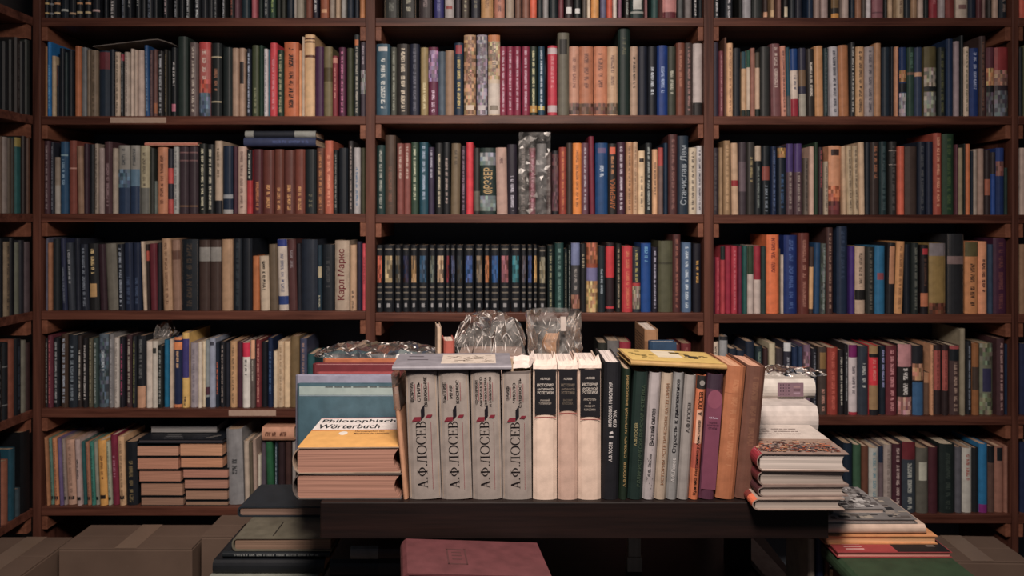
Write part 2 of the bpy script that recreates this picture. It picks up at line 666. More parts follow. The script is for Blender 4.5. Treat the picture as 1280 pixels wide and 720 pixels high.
# books beyond the last upright
SHELVES['E0'] = [((1065,0,5.953), '''
1242 1300 -390 b04a34
''')]
SHELVES['E1'] = [((1065,30,5.67), '''
1180 1215 165 1c2022
1218 1270 150 4a4a30
''')]
SHELVES['E2'] = [((1065,153,5.67), '''
1186 1240 180 a08878
''')]
SHELVES['E3'] = [((1065,277,5.67), '''
1188 1245 160 7a5a40
''')]
SHELVES['E4'] = [((1065,400,5.67), '''
1192 1270 165 161c34
''')]
SHELVES['E5'] = [((1040,530,5.07), '''
1195 1270 112 141c34
''')]
# side bookcase: px0 px1 top colour (raw photo pixels)
SHELVES['S1'] = [((0,0,1), '''
10 17 52 1c1e20
18 24 50 1a1a1a
25 31 47 2c2422 t:5a504a
31.5 37 52 1e2022
37.5 43 50 2c302c
''')]
SHELVES['S2'] = [((0,0,1), '''
-4 2.5 168 141a28
3 9 170 7a6454
9.5 15.5 171 8a7a70
16 20 172 5a4a3a
20.5 24 173 3a3228
24.5 32 172 1c5a58 b:0-.12:a08a3a
34 39 170 2a1e1c
39.5 43.5 171 5a3a28
''')]
SHELVES['S3'] = [((0,0,1), '''
-3 4 300 9a7a58
4.5 10 298 1a1c20
11 18 302 8a7458 t:4a4038
18.5 24 297 14161a
25 29.5 303 6a6a58
30 36 300 2a2a30
36.5 43 302 5a4a4c
''')]
SHELVES['S4'] = [((0,0,1), '''
-4 9 433 16191c t:7a7a78:.2-.8
9.5 16 428 1c2024 b:.3-.32:6a6a68 b:.8-.82:6a6a68
17 23.5 424 8a4a34
24 32 423 161a20 t:3a4450
33 38 425 7a7464
38.5 43 428 3a2422
''')]
SHELVES['S5'] = [((0,0,1), '''
2 7 566 1a2a44
8 16 575 9a5a40
17.5 25 560 1a4a58
26 31 610 3a4a50
32 43.5 538 111316
''')]
import bpy, math, random, bisect
from mathutils import Vector, Matrix
random.seed(7)
scene = bpy.context.scene
COL = scene.collection
H, D, HY, FPX = 1.18, 2.39, 272.0, 1000.0      # camera height, distance of the book spines, horizon row, focal length in pixels

def P(px, py, d):
    return Vector(((px-640)*d/FPX, d, H-(py-HY)*d/FPX))
def X(px, d): return (px-640)*d/FPX
def Zp(py, d): return H-(py-HY)*d/FPX
def lin(c):
    return c/12.92 if c <= .04045 else ((c+.055)/1.055)**2.4
def hx(s): return [int(s[i:i+2], 16)/255 for i in (0, 2, 4)]

# ------------------------------------------------------------ albedo of things from their look under the warm lamp
GAIN = 1.45
TINT = (1.0, .93, .86)
def alb(s, gain=GAIN):
    q = [lin(c)*gain/t for c, t in zip(hx(s), TINT)]; l = .3*q[0]+.6*q[1]+.1*q[2]
    return [min(.82, max(.004, x+(l-x)*.15)) for x in q]

# ------------------------------------------------------------ materials
def newmat(name):
    m = bpy.data.materials.new(name); m.use_nodes = True
    nt = m.node_tree; nt.nodes.clear()
    out = nt.nodes.new('ShaderNodeOutputMaterial'); b = nt.nodes.new('ShaderNodeBsdfPrincipled')
    nt.links.new(b.outputs[0], out.inputs[0])
    return m, nt, b, out
def node(nt, t, **kw):
    n = nt.nodes.new(t)
    for k, v in kw.items(): setattr(n, k, v)
    return n
def math_n(nt, op, a, b=None, c=None):
    n = node(nt, 'ShaderNodeMath', operation=op)
    for i, v in enumerate((a, b, c)):
        if v is None: continue
        if isinstance(v, (int, float)): n.inputs[i].default_value = v
        else: nt.links.new(v, n.inputs[i])
    return n.outputs[0]
def mixc(nt, f, a, b, blend='MIX'):
    n = node(nt, 'ShaderNodeMix', data_type='RGBA', blend_type=blend)
    for i, v in ((0, f), (6, a), (7, b)):
        if isinstance(v, (int, float)): n.inputs[i].default_value = v
        elif isinstance(v, (list, tuple)): n.inputs[i].default_value = (*v[:3], 1)
        else: nt.links.new(v, n.inputs[i])
    return n.outputs[2]

def make_cover_mat():
    m, nt, b, out = newmat('book_cloth'); L = nt.links
    col = node(nt, 'ShaderNodeAttribute', attribute_name='Col'); tc = node(nt, 'ShaderNodeAttribute', attribute_name='TCol')
    uv = node(nt, 'ShaderNodeAttribute', attribute_name='TUV')
    sep = node(nt, 'ShaderNodeSeparateXYZ'); L.new(uv.outputs['Vector'], sep.inputs[0])
    u, v = sep.outputs[0], sep.outputs[1]
    cmb = node(nt, 'ShaderNodeCombineXYZ'); L.new(math_n(nt, 'MULTIPLY', u, 3.0), cmb.inputs[0]); L.new(math_n(nt, 'MULTIPLY', v, 4.5), cmb.inputs[1])
    n1 = node(nt, 'ShaderNodeTexNoise', noise_dimensions='2D'); n1.inputs['Scale'].default_value = 1; n1.inputs['Detail'].default_value = 1
    L.new(cmb.outputs[0], n1.inputs['Vector'])
    n2 = node(nt, 'ShaderNodeTexNoise', noise_dimensions='1D'); n2.inputs['Scale'].default_value = .5; n2.inputs['Detail'].default_value = 0
    L.new(u, n2.inputs['W'])
    mask = math_n(nt, 'MULTIPLY', math_n(nt, 'GREATER_THAN', n1.outputs[0], .45), math_n(nt, 'GREATER_THAN', n2.outputs[0], .4))
    win = math_n(nt, 'MULTIPLY', math_n(nt, 'GREATER_THAN', v, .34), math_n(nt, 'LESS_THAN', v, .66))
    mask = math_n(nt, 'MULTIPLY', mask, win)
    oc = node(nt, 'ShaderNodeTexCoord')
    wear = node(nt, 'ShaderNodeTexNoise'); wear.inputs['Scale'].default_value = 45; wear.inputs['Detail'].default_value = 4
    L.new(oc.outputs['Object'], wear.inputs['Vector'])
    wr = node(nt, 'ShaderNodeMapRange'); wr.inputs[1].default_value = .3; wr.inputs[2].default_value = .7; wr.inputs[3].default_value = .82; wr.inputs[4].default_value = 1.15
    L.new(wear.outputs[0], wr.inputs[0])
    base = mixc(nt, mask, col.outputs['Color'], tc.outputs['Color'])
    cw = node(nt, 'ShaderNodeCombineXYZ')
    for i in range(3): L.new(wr.outputs[0], cw.inputs[i])
    base = mixc(nt, 1.0, base, cw.outputs[0], 'MULTIPLY')
    L.new(base, b.inputs['Base Color'])
    b.inputs['Roughness'].default_value = .5; b.inputs['Specular IOR Level'].default_value = .35
    fine = node(nt, 'ShaderNodeTexNoise'); fine.inputs['Scale'].default_value = 900; fine.inputs['Detail'].default_value = 1
    L.new(oc.outputs['Object'], fine.inputs['Vector'])
    bp = node(nt, 'ShaderNodeBump'); bp.inputs['Strength'].default_value = .12; bp.inputs['Distance'].default_value = .001
    L.new(fine.outputs[0], bp.inputs['Height']); L.new(bp.outputs[0], b.inputs['Normal'])
    return m
def make_page_mat():
    m, nt, b, out = newmat('page_edges'); L = nt.links
    col = node(nt, 'ShaderNodeAttribute', attribute_name='Col')
    oc = node(nt, 'ShaderNodeTexCoord')
    mp = node(nt, 'ShaderNodeMapping'); mp.inputs['Scale'].default_value = (1, .006, .006); L.new(oc.outputs['Object'], mp.inputs[0])
    n = node(nt, 'ShaderNodeTexNoise'); n.inputs['Scale'].default_value = 700; n.inputs['Detail'].default_value = 3
    L.new(mp.outputs[0], n.inputs['Vector'])
    r = node(nt, 'ShaderNodeMapRange'); r.inputs[1].default_value = .33; r.inputs[2].default_value = .62; r.inputs[3].default_value = .62; r.inputs[4].default_value = 1.1
    L.new(n.outputs[0], r.inputs[0])
    cw = node(nt, 'ShaderNodeCombineXYZ')
    for i in range(3): L.new(r.outputs[0], cw.inputs[i])
    L.new(mixc(nt, 1.0, col.outputs['Color'], cw.outputs[0], 'MULTIPLY'), b.inputs['Base Color'])
    b.inputs['Roughness'].default_value = .9; b.inputs['Specular IOR Level'].default_value = .1
    return m
COVER, PAGE = make_cover_mat(), make_page_mat()
_mats = {}
def ink(hexs, rough=.5):
    k = ('ink', hexs)
    if k not in _mats:
        m, nt, b, out = newmat('ink_'+hexs)
        n = node(nt, 'ShaderNodeTexNoise'); n.inputs['Scale'].default_value = 60
        oc = node(nt, 'ShaderNodeTexCoord'); nt.links.new(oc.outputs['Object'], n.inputs['Vector'])
        c = alb(hexs, GAIN/1.6)
        nt.links.new(mixc(nt, n.outputs[0], [x*.8 for x in c], [min(.85, x*1.15) for x in c]), b.inputs['Base Color'])
        b.inputs['Roughness'].default_value = rough; b.inputs['Specular IOR Level'].default_value = .25
        _mats[k] = m
    return _mats[k]
def wood_mat(name, c1, c2, axis, rough=.45, scale=26):
    m, nt, b, out = newmat(name); L = nt.links
    oc = node(nt, 'ShaderNodeTexCoord'); mp = node(nt, 'ShaderNodeMapping')
    s = [1, 1, 1]; s[axis] = .05; mp.inputs['Scale'].default_value = s
    L.new(oc.outputs['Object'], mp.inputs[0])
    n = node(nt, 'ShaderNodeTexNoise'); n.inputs['Scale'].default_value = scale; n.inputs['Detail'].default_value = 6; n.inputs['Roughness'].default_value = .65; n.inputs['Distortion'].default_value = .6
    L.new(mp.outputs[0], n.inputs['Vector'])
    n3 = node(nt, 'ShaderNodeTexNoise'); n3.inputs['Scale'].default_value = scale*5; n3.inputs['Detail'].default_value = 3
    L.new(mp.outputs[0], n3.inputs['Vector'])
    r = node(nt, 'ShaderNodeMapRange'); r.inputs[1].default_value = .35; r.inputs[2].default_value = .66
    L.new(math_n(nt, 'ADD', math_n(nt, 'MULTIPLY', n.outputs[0], .7), math_n(nt, 'MULTIPLY', n3.outputs[0], .3)), r.inputs[0])
    L.new(mixc(nt, r.outputs[0], c1, c2), b.inputs['Base Color'])
    b.inputs['Roughness'].default_value = rough; b.inputs['Specular IOR Level'].default_value = .3
    bp = node(nt, 'ShaderNodeBump'); bp.inputs['Strength'].default_value = .25; bp.inputs['Distance'].default_value = .001
    L.new(n3.outputs[0], bp.inputs['Height']); L.new(bp.outputs[0], b.inputs['Normal'])
    return m
WOODX = wood_mat('shelf_wood_grain_across', (.045, .014, .010), (.20, .076, .050), 0)
WOODZ = wood_mat('shelf_wood_grain_up', (.045, .015, .011), (.17, .066, .044), 2)
WOODY = wood_mat('batten_wood', (.14, .05, .03), (.32, .13, .078), 1)
DARKW = wood_mat('dark_table_wood', (.004, .0026, .0026), (.015, .0068, .0056), 0, .5, 34)
PALEW = wood_mat('pale_raw_wood', (.34, .26, .20), (.50, .40, .31), 2, .7)
def plain(name, c1, c2, scale=8, rough=.85, spec=.1):
    m, nt, b, out = newmat(name)
    oc = node(nt, 'ShaderNodeTexCoord'); n = node(nt, 'ShaderNodeTexNoise'); n.inputs['Scale'].default_value = scale; n.inputs['Detail'].default_value = 5
    nt.links.new(oc.outputs['Object'], n.inputs['Vector'])
    nt.links.new(mixc(nt, n.outputs[0], c1, c2), b.inputs['Base Color'])
    b.inputs['Roughness'].default_value = rough; b.inputs['Specular IOR Level'].default_value = spec
    return m
BACKP = plain('dark_back_panel', (.10, .115, .135), (.125, .142, .165), 3)
WALLM = plain('dark_plaster', (.05, .045, .045), (.07, .06, .06), 4)
FLOORM = wood_mat('floor_boards', (.05, .03, .02), (.12, .07, .045), 1)
CARD = plain('brown_cardboard', (.115, .078, .060), (.20, .138, .105), 9)
CARDIN = plain('cardboard_tape', (.20, .14, .10), (.25, .18, .14), 20, .4, .4)
STRIP = plain('paper_strip', (.42, .29, .22), (.55, .40, .32), 90)
def plastic_mat(name='clear_plastic_film', haze=.12, tint=(.9, .87, .84)):
    m = bpy.data.materials.new(name); m.use_nodes = True
    nt = m.node_tree; nt.nodes.clear(); L = nt.links
    out = node(nt, 'ShaderNodeOutputMaterial'); tr = node(nt, 'ShaderNodeBsdfTransparent'); tr.inputs[0].default_value = (.94, .93, .92, 1)
    gl = node(nt, 'ShaderNodeBsdfGlossy'); gl.inputs['Roughness'].default_value = .2; gl.inputs[0].default_value = (1, .97, .94, 1)
    df = node(nt, 'ShaderNodeBsdfDiffuse'); df.inputs[0].default_value = (*tint, 1)
    fr = node(nt, 'ShaderNodeFresnel'); fr.inputs[0].default_value = 1.34
    m1 = node(nt, 'ShaderNodeMixShader'); m2 = node(nt, 'ShaderNodeMixShader')
    oc = node(nt, 'ShaderNodeTexCoord'); n = node(nt, 'ShaderNodeTexNoise'); n.inputs['Scale'].default_value = 35; n.inputs['Detail'].default_value = 5
    L.new(oc.outputs['Object'], n.inputs['Vector'])
    r = node(nt, 'ShaderNodeMapRange'); r.inputs[1].default_value = .4; r.inputs[2].default_value = .75; r.inputs[3].default_value = haze*.25; r.inputs[4].default_value = haze*1.8
    L.new(n.outputs[0], r.inputs[0])
    L.new(r.outputs[0], m1.inputs[0]); L.new(tr.outputs[0], m1.inputs[1]); L.new(df.outputs[0], m1.inputs[2])
    L.new(fr.outputs[0], m2.inputs[0]); L.new(m1.outputs[0], m2.inputs[1]); L.new(gl.outputs[0], m2.inputs[2])
    L.new(m2.outputs[0], out.inputs[0])
    return m
FILM = plastic_mat()
SLEEVE = plastic_mat('clear_sleeve', .12, (.9, .72, .64))

# ------------------------------------------------------------ object helpers
def link(o, parent=None):
    COL.objects.link(o)
    if parent is not None: o.parent = parent
    return o
def mesh_obj(name, verts, faces, mat, parent=None, smooth=False):
    me = bpy.data.meshes.new(name); me.from_pydata([tuple(v) for v in verts], [], faces); me.materials.append(mat)
    if smooth: me.polygons.foreach_set('use_smooth', [True]*len(me.polygons))
    me.update()
    return link(bpy.data.objects.new(name, me), parent)
def box_v(x0, x1, y0, y1, z0, z1):
    v = [(x, y, z) for x in (x0, x1) for y in (y0, y1) for z in (z0, z1)]
    f = [(0, 1, 3, 2), (4, 6, 7, 5), (0, 4, 5, 1), (2, 3, 7, 6), (0, 2, 6, 4), (1, 5, 7, 3)]
    return v, f
def box(name, x0, x1, y0, y1, z0, z1, mat, parent=None, bevel=0):
    if parent is None or True:
        v, f = box_v(x0, x1, y0, y1, z0, z1)
    o = mesh_obj(name, v, f, mat, parent)
    if bevel:
        b = o.modifiers.new('edge', 'BEVEL'); b.width = bevel; b.segments = 2
    return o
def thing(name, label, cat, loc=(0, 0, 0), rot=None, group=None):
    o = bpy.data.objects.new(name, None); o.empty_display_size = .05; link(o)
    M = rot.to_4x4() if rot is not None else Matrix.Identity(4)
    o.matrix_world = Matrix.Translation(loc) @ M
    o['label'] = label; o['category'] = cat
    if group: o['group'] = group
    return o
def struct(o): o['kind'] = 'structure'; return o

# ------------------------------------------------------------ books
def parse(feats, zlen, w):
    bands, texts, words, pic, lean = [], [], [], None, 0.0
    return bands
NSEG = 6
def cover_geo(w, h, dep, col, bands, texts, pic, bulge, t, F, seed):
    """U-shaped hard cover round the pages: boards and a rounded spine with its printed bands and lettering."""
    hinge = min(.004, dep*.2)
    outer, inner = [], []
    outer.append((-w/2, dep)); inner.append((-w/2+t, dep))
    for i in range(NSEG+1):
        a = -1+2*i/NSEG
        y = hinge-(hinge+bulge)*math.sqrt(max(0, 1-a*a*.98)) if bulge > 0 else 0
        y = hinge*abs(a)**4-bulge*(1-a*a)
        outer.append((a*w/2, y)); inner.append((a*(w/2-t), y+t))
    outer.append((w/2, dep)); inner.append((w/2-t, dep))
    zs = {0.0, 1.0}
    for a, b_, c, s in bands:
        zs |= {1-a, 1-b_}
        if s == 'm':
            k = max(3, int((b_-a)*h/.011))
            for q in range(1, k): zs.add(1-a-(b_-a)*q/k)
    for a, b_, c in texts: zs |= {1-a, 1-b_}
    if pic:
        for q in range(7): zs.add(1-(.16+.4*q/6))
        for k in (.05, .075, .62, .64, .7, .72, .8, .82, .87, .93): zs.add(1-k)
    zs = sorted(min(1, max(0, z)) for z in zs)
    zs = [z for i, z in enumerate(zs) if i == 0 or z-zs[i-1] > 1e-5]
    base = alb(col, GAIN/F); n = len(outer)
    rng = random.Random(seed)
    V, Fc, C, T, U = [], [], [], [], []
    for z in zs:
        V += [(x, y, z*h) for x, y in outer]
    for z in (0, 1):
        V += [(x, y, z*h) for x, y in inner]
    ib = n*len(zs)
    uoff = rng.uniform(0, 500); cw = max(.0022, w*.2)
    def add(f, c, tcol=None, uv=None):
        Fc.append(f); C.append([c]*len(f)); T.append([tcol or c]*len(f)); U.append(uv or [(0, -1)]*len(f))
    for k in range(len(zs)-1):
        m = 1-(zs[k]+zs[k+1])/2
        for s in range(n-1):
            c, tcol, uv = base, None, None
            a, b_ = k*n+s, k*n+s+1
            f = (a, b_, b_+n, a+n)
            if 1 <= s <= NSEG:
                for q in bands:
                    if q[0] <= m <= q[1] and (q[3] != 's' or 2 <= s <= NSEG-1):
                        c = alb(q[2], GAIN/F)
                        if q[3] == 'm':
                            f_ = rng.choice((.45, .7, .9, 1.1, 1.5)); c = [max(.004, min(.75, x*f_*rng.uniform(.85, 1.15))) for x in c]
                for q in texts:
                    if q[0] <= m <= q[1]:
                        tcol = alb(q[2], GAIN/F)
                        v0, v1 = (s-1)/NSEG, s/NSEG
                        u0, u1 = zs[k]*h/cw+uoff, zs[k+1]*h/cw+uoff
                        uv = [(u0, v0), (u0, v1), (u1, v1), (u1, v0)]
                if pic:
                    if .16 <= m <= .56 and 2 <= s <= NSEG-1:
                        f_ = rng.choice((.35, .6, .9, 1.1, 1.5)); g_ = rng.uniform(-.03, .03)
                        pc = alb(pic, GAIN/F); c = [max(.004, min(.7, x*f_+g_*(i-1)*.6)) for i, x in enumerate(pc)]
                    elif .87 <= m <= .93 and s in (3, 4): c = alb('8a8684', GAIN/F)
                    elif (.05 <= m <= .075 or .62 <= m <= .64 or .7 <= m <= .72 or .8 <= m <= .82) and 2 <= s <= NSEG-1: c = alb('6a6052', GAIN/F)
            add(f, c, tcol, uv)
    edge = [x*.9 for x in base]
    for s in range(n-1): add((ib+s+1, ib+s, ib+n+s, ib+n+s+1), edge)          # inside
    top = n*(len(zs)-1)
    for s in range(n-1):
        add((s+1, s, ib+s, ib+s+1), edge); add((top+s, top+s+1, ib+n+s+1, ib+n+s), edge)
    # fore-edges of the two boards
    for j, fl in ((0, False), (n-1, True)):
        ring = [k*n+j for k in range(len(zs))]
        f = ring+[ib+n+j, ib+j]
        add(tuple(f if fl else f[::-1]), edge)
    return V, Fc, C, T, U
def page_geo(w, h, dep, col, t, F, over=.003, hollow=.0):
    x = w/2-t; z0, z1 = over, h-over; y0, y1 = t+.0004, dep-over
    c = alb(col, GAIN/F)
    # fore-edge slightly hollow, as a rounded book's is
    ys = []
    xs = [-x, -x*.5, 0, x*.5, x]
    V = []
    for z in (z0, z1):
        V += [(a, y0, z) for a in xs]
        V += [(a, y1-hollow*(1-(a/x)**2), z) for a in xs]
    Fc = []
    for i in range(4):
        Fc += [(i+1, i, 5+i, 6+i), (10+i, 11+i, 16+i, 15+i), (i, i+1, 11+i, 10+i), (6+i, 5+i, 15+i, 16+i)]
    Fc += [(5, 0, 10, 15), (4, 9, 19, 14)]
    return V, Fc, [[c]*len(f) for f in Fc]
def to_obj(name, V, Fc, C, T, U, mat, parent):
    me = bpy.data.meshes.new(name); me.from_pydata(V, [], Fc); me.materials.append(mat)
    def attr(nm, data, typ, key, n):
        a = me.attributes.new(nm, typ, 'CORNER'); flat = []
        for fc in data:
            for q in fc: flat += [*q, 1.0] if n == 4 else list(q)
        a.data.foreach_set(key, flat)
    attr('Col', C, 'FLOAT_COLOR', 'color', 4)
    if T is not None:
        attr('TCol', T, 'FLOAT_COLOR', 'color', 4); attr('TUV', U, 'FLOAT2', 'vector', 2)
    me.update()
    return link(bpy.data.objects.new(name, me), parent)

ORI = {
 'UP': Matrix(((1, 0, 0), (0, 1, 0), (0, 0, 1))),
 'SIDE': Matrix(((0, -1, 0), (1, 0, 0), (0, 0, 1))),
 'HEAD': Matrix(((0, 1, 0), (0, 0, -1), (-1, 0, 0))),
 'SPINE': Matrix(((0, 0, 1), (0, 1, 0), (-1, 0, 0))),
 'FORE': Matrix(((0, 0, 1), (0, -1, 0), (1, 0, 0))),
 'FACE': Matrix(((0, 1, 0), (-1, 0, 0), (0, 0, 1))),
}
def feat_parse(s):
    bands, texts, words, pic, lean = [], [], [], None, 0.0
    i = 0
    toks, cur = [], ''
    for w in s.split(' '):                       # words of a T: feature may hold blanks
        if len(w) > 1 and w[1] == ':' and w[0] in 'tbTlpm': toks.append(w)
        elif toks: toks[-1] += ' '+w
    for w in toks:
        k, q = w[0], w[2:].split(':')
        if k == 'l': lean = float(q[0])
        elif k == 'p': pic = q[0]
        elif k == 't':
            a, b_ = (float(v) for v in q[1].split('-')) if len(q) > 1 else (.06, .94)
            texts.append((a, b_, q[0]))
        elif k == 'b':
            a, b_ = (float(v) for v in q[0].split('-')); bands.append((a, b_, q[1], 's' if len(q) > 2 else ''))
        elif k == 'm':
            a, b_ = (float(v) for v in q[0].split('-')); bands.append((a, b_, q[1], 'm'))
        elif k == 'T':
            a, b_ = (float(v) for v in q[2].split('-')); words.append((q[0], q[1], a, b_))
    return bands, texts, words, pic, lean
_seed = [0]
def book(w, h, dep, col, feats, loc, rot, label, group=None, page='b89878', bulge=None, F=1.0, t=.0022, cat='book', over=.003, hollow=0., name='book'):
    bands, texts, words, pic, _ = feat_parse(feats)
    _seed[0] += 1
    if bulge is None: bulge = min(.003, w*.1)
    root = thing(name, label, cat, loc, rot, group)
    t = min(t, w*.16)
    V, Fc, C, T, U = cover_geo(w, h, dep, col, bands, texts, pic, bulge, t, F, _seed[0])
    to_obj('cover', V, Fc, C, T, U, COVER, root)
    V, Fc, C = page_geo(w, h, dep, page, t, F, over, hollow)
    to_obj('page_block', V, Fc, C, None, None, PAGE, root)
    for s, c, a, b_ in words:
        lettering(root, s, c, (w*.3, -bulge-.0005, h*(1-b_)), (0, 0, h*(b_-a)), (-w*.6, 0, 0))
    root['wh'] = (w, h, dep); 
    return root
def bookbox(ori, x0, x1, y0, y1, z0, z1, col, feats, label, group=None, yaw=0., roll=0., **kw):
    dx, dy, dz = x1-x0, y1-y0, z1-z0; xc, yc, zc = (x0+x1)/2, (y0+y1)/2, (z0+z1)/2
    w, h, dep, loc = {
     'UP': (dx, dz, dy, (xc, y0, z0)), 'SIDE': (dy, dz, dx, (x1, yc, z0)), 'HEAD': (dz, dy, dx, (x0, y1, zc)),
     'SPINE': (dz, dx, dy, (x0, y0, zc)), 'FORE': (dz, dx, dy, (x0, y1, zc)), 'FACE': (dy, dz, dx, (x0, yc, z0))}[ori]
    R = ORI[ori]; loc = Vector(loc)
    if yaw or roll:
        A = Matrix.Rotation(yaw, 3, 'Z') @ Matrix.Rotation(roll, 3, 'Y')
        piv = Vector((xc, yc, z0)); loc = piv+A @ (loc-piv); R = A @ R
    return book(w, h, dep, col, feats, loc, R, label, group, **kw)

_glyph = {}
def _raw(s):
    c = bpy.data.curves.new('lettering', 'FONT'); c.body = s; c.resolution_u = 2; c.space_line = .95; c.offset = .012
    o = bpy.data.objects.new('lettering', c); COL.objects.link(o)
    bpy.context.view_layer.update()
    me = bpy.data.meshes.new_from_object(o.evaluated_get(bpy.context.evaluated_depsgraph_get()))
    r = ([tuple(v.co)[:2] for v in me.vertices], [tuple(p.vertices) for p in me.polygons])
    bpy.data.objects.remove(o); bpy.data.curves.remove(c); bpy.data.meshes.remove(me)
    return r
# an upright roman capital with thick and thin strokes, for the large author's name
def _q(x0, y0, x1, y1, wx):                     # slanted stroke of horizontal width wx
    return [(x0, y0), (x0+wx, y0), (x1+wx, y1), (x1, y1)]
def _r(x0, y0, x1, y1): return [(x0, y0), (x1, y0), (x1, y1), (x0, y1)]
def _ring(cx, cy, rx, ry, kx, ky, a0=0, a1=360, n=28):
    out = []
    for i in range(n):
        a, b = (math.radians(a0+(a1-a0)*(i+j)/n) for j in (0, 1))
        out.append([(cx+rx*math.cos(a), cy+ry*math.sin(a)), (cx+rx*math.cos(b), cy+ry*math.sin(b)),
                    (cx+(rx-kx)*math.cos(b), cy+(ry-ky)*math.sin(b)), (cx+(rx-kx)*math.cos(a), cy+(ry-ky)*math.sin(a))])
    return out
_t, _k, _s = .045, .125, .035
SERIF = {
 'А': (.84, [_q(.08, 0, .36, 1, .05), _q(.60, 0, .30, 1, .13), _r(.2, .32, .58, .32+_t), _r(0, 0, .22, _s), _r(.5, 0, .84, _s)]),
 '.': (.30, [_r(.06, 0, .2, .12)]),
 'Ф': (.98, _ring(.46, .52, .44, .34, .11, .05)+[_r(.40, 0, .52, 1), _r(.28, 0, .64, _s), _r(.28, 1-_s, .64, 1)]),
 'Л': (.86, [_q(.10, .04, .26, 1, .055), _r(.26, 1-_t, .74, 1), _r(.56, 0, .56+_k, 1), _r(.46, 0, .80, _s), _r(0, 0, .2, .09)]),
 'О': (.96, _ring(.46, .5, .46, .52, .125, .045)),
 'С': (.84, _ring(.46, .5, .46, .52, .125, .045, 42, 318)+[_r(.74, .66, .79, .92), _r(.74, .08, .79, .3)]),
 'Е': (.74, [_r(.1, 0, .1+_k, 1), _r(0, 0, .64, _t), _r(0, 1-_t, .62, 1), _r(.1, .5, .48, .5+_t), _r(.6, 0, .65, .24), _r(.58, .78, .63, 1), _r(.45, .4, .49, .64)]),
 'В': (.78, [_r(.1, 0, .1+_k, 1), _r(0, 0, .4, _t), _r(0, 1-_t, .36, 1), _r(.1, .51, .4, .51+_t)]+_ring(.36, .275, .33, .275, .115, .045, -90, 90, 14)+_ring(.34, .755, .27, .245, .105, .045, -90, 90, 14)),
}
def _serif(s):
    vs, fs, x = [], [], 0
    for ch in s:
        w, polys = SERIF[ch]
        for p in polys:
            o = len(vs); vs += [(a+x, b) for a, b in p]; fs.append(tuple(range(o, o+len(p))))
        x += w+.03
    return vs, fs
def glyphs(s, serif=False):
    k = (s, serif)
    if k in _glyph: return _glyph[k]
    if serif: r = _serif(s)
    else:
        vs, fs = _raw(s.replace('Ф', 'О').replace('ф', 'о'))
        for i, ch in enumerate(s):                # the stem of the letter ef is added to a round letter
            if ch not in 'Фф': continue
            rd = 'О' if ch == 'Ф' else 'о'
            a = _raw(rd)[0]; b = _raw(s[:i].replace('Ф', 'О').replace('ф', 'о')+rd)[0]
            xr = max(v[0] for v in b); wd = max(v[0] for v in a)-min(v[0] for v in a); hh = max(v[1] for v in a)
            q = wd*.09; xc = xr-wd/2; o = len(vs)
            vs = vs+[(xc-q, -.03), (xc+q, -.03), (xc+q, hh+.02), (xc-q, hh+.02)]; fs = fs+[(o, o+1, o+2, o+3)]
        r = (vs, fs)
    _glyph[k] = r
    return r
def lettering(parent, s, colhex, O, U, V, name='lettering', rough=.45, serif=False):
    """Printed writing fitted into the rectangle O, O+U, O+V."""
    vs, fs = glyphs(s, serif)
    x0 = min(v[0] for v in vs); x1 = max(v[0] for v in vs); y0 = min(v[1] for v in vs); y1 = max(v[1] for v in vs)
    O, U, V = Vector(O), Vector(U), Vector(V)
    vv = [O+U*((v[0]-x0)/(x1-x0))+V*((v[1]-y0)/(y1-y0)) for v in vs]
    return mesh_obj(name, vv, fs, ink(colhex, rough), parent)
def panel(parent, name, O, U, V, colhex, th=.0004, label=None, mat=None):
    """A printed or pasted panel lying on a face; its own thin sheet."""
    O, U, V = Vector(O), Vector(U), Vector(V); N = U.cross(V).normalized()*th
    q = [O, O+U, O+U+V, O+V]; v = q+[p+N for p in q]
    f = [(3, 2, 1, 0), (4, 5, 6, 7), (0, 1, 5, 4), (1, 2, 6, 5), (2, 3, 7, 6), (3, 0, 4, 7)]
    o = mesh_obj(name, v, f, mat or ink(colhex, .55), parent)
    if label: o['label'] = label
    return o
def poly_panel(parent, name, pts, colhex, th=.0004):
    pts = [Vector(p) for p in pts]; N = (pts[1]-pts[0]).cross(pts[2]-pts[0]).normalized()*th
    n = len(pts); v = pts+[p+N for p in pts]
    f = [tuple(range(n))[::-1], tuple(range(n, 2*n))]+[(i, (i+1) % n, n+(i+1) % n, n+i) for i in range(n)]
    return mesh_obj(name, v, f, ink(colhex, .5), parent)

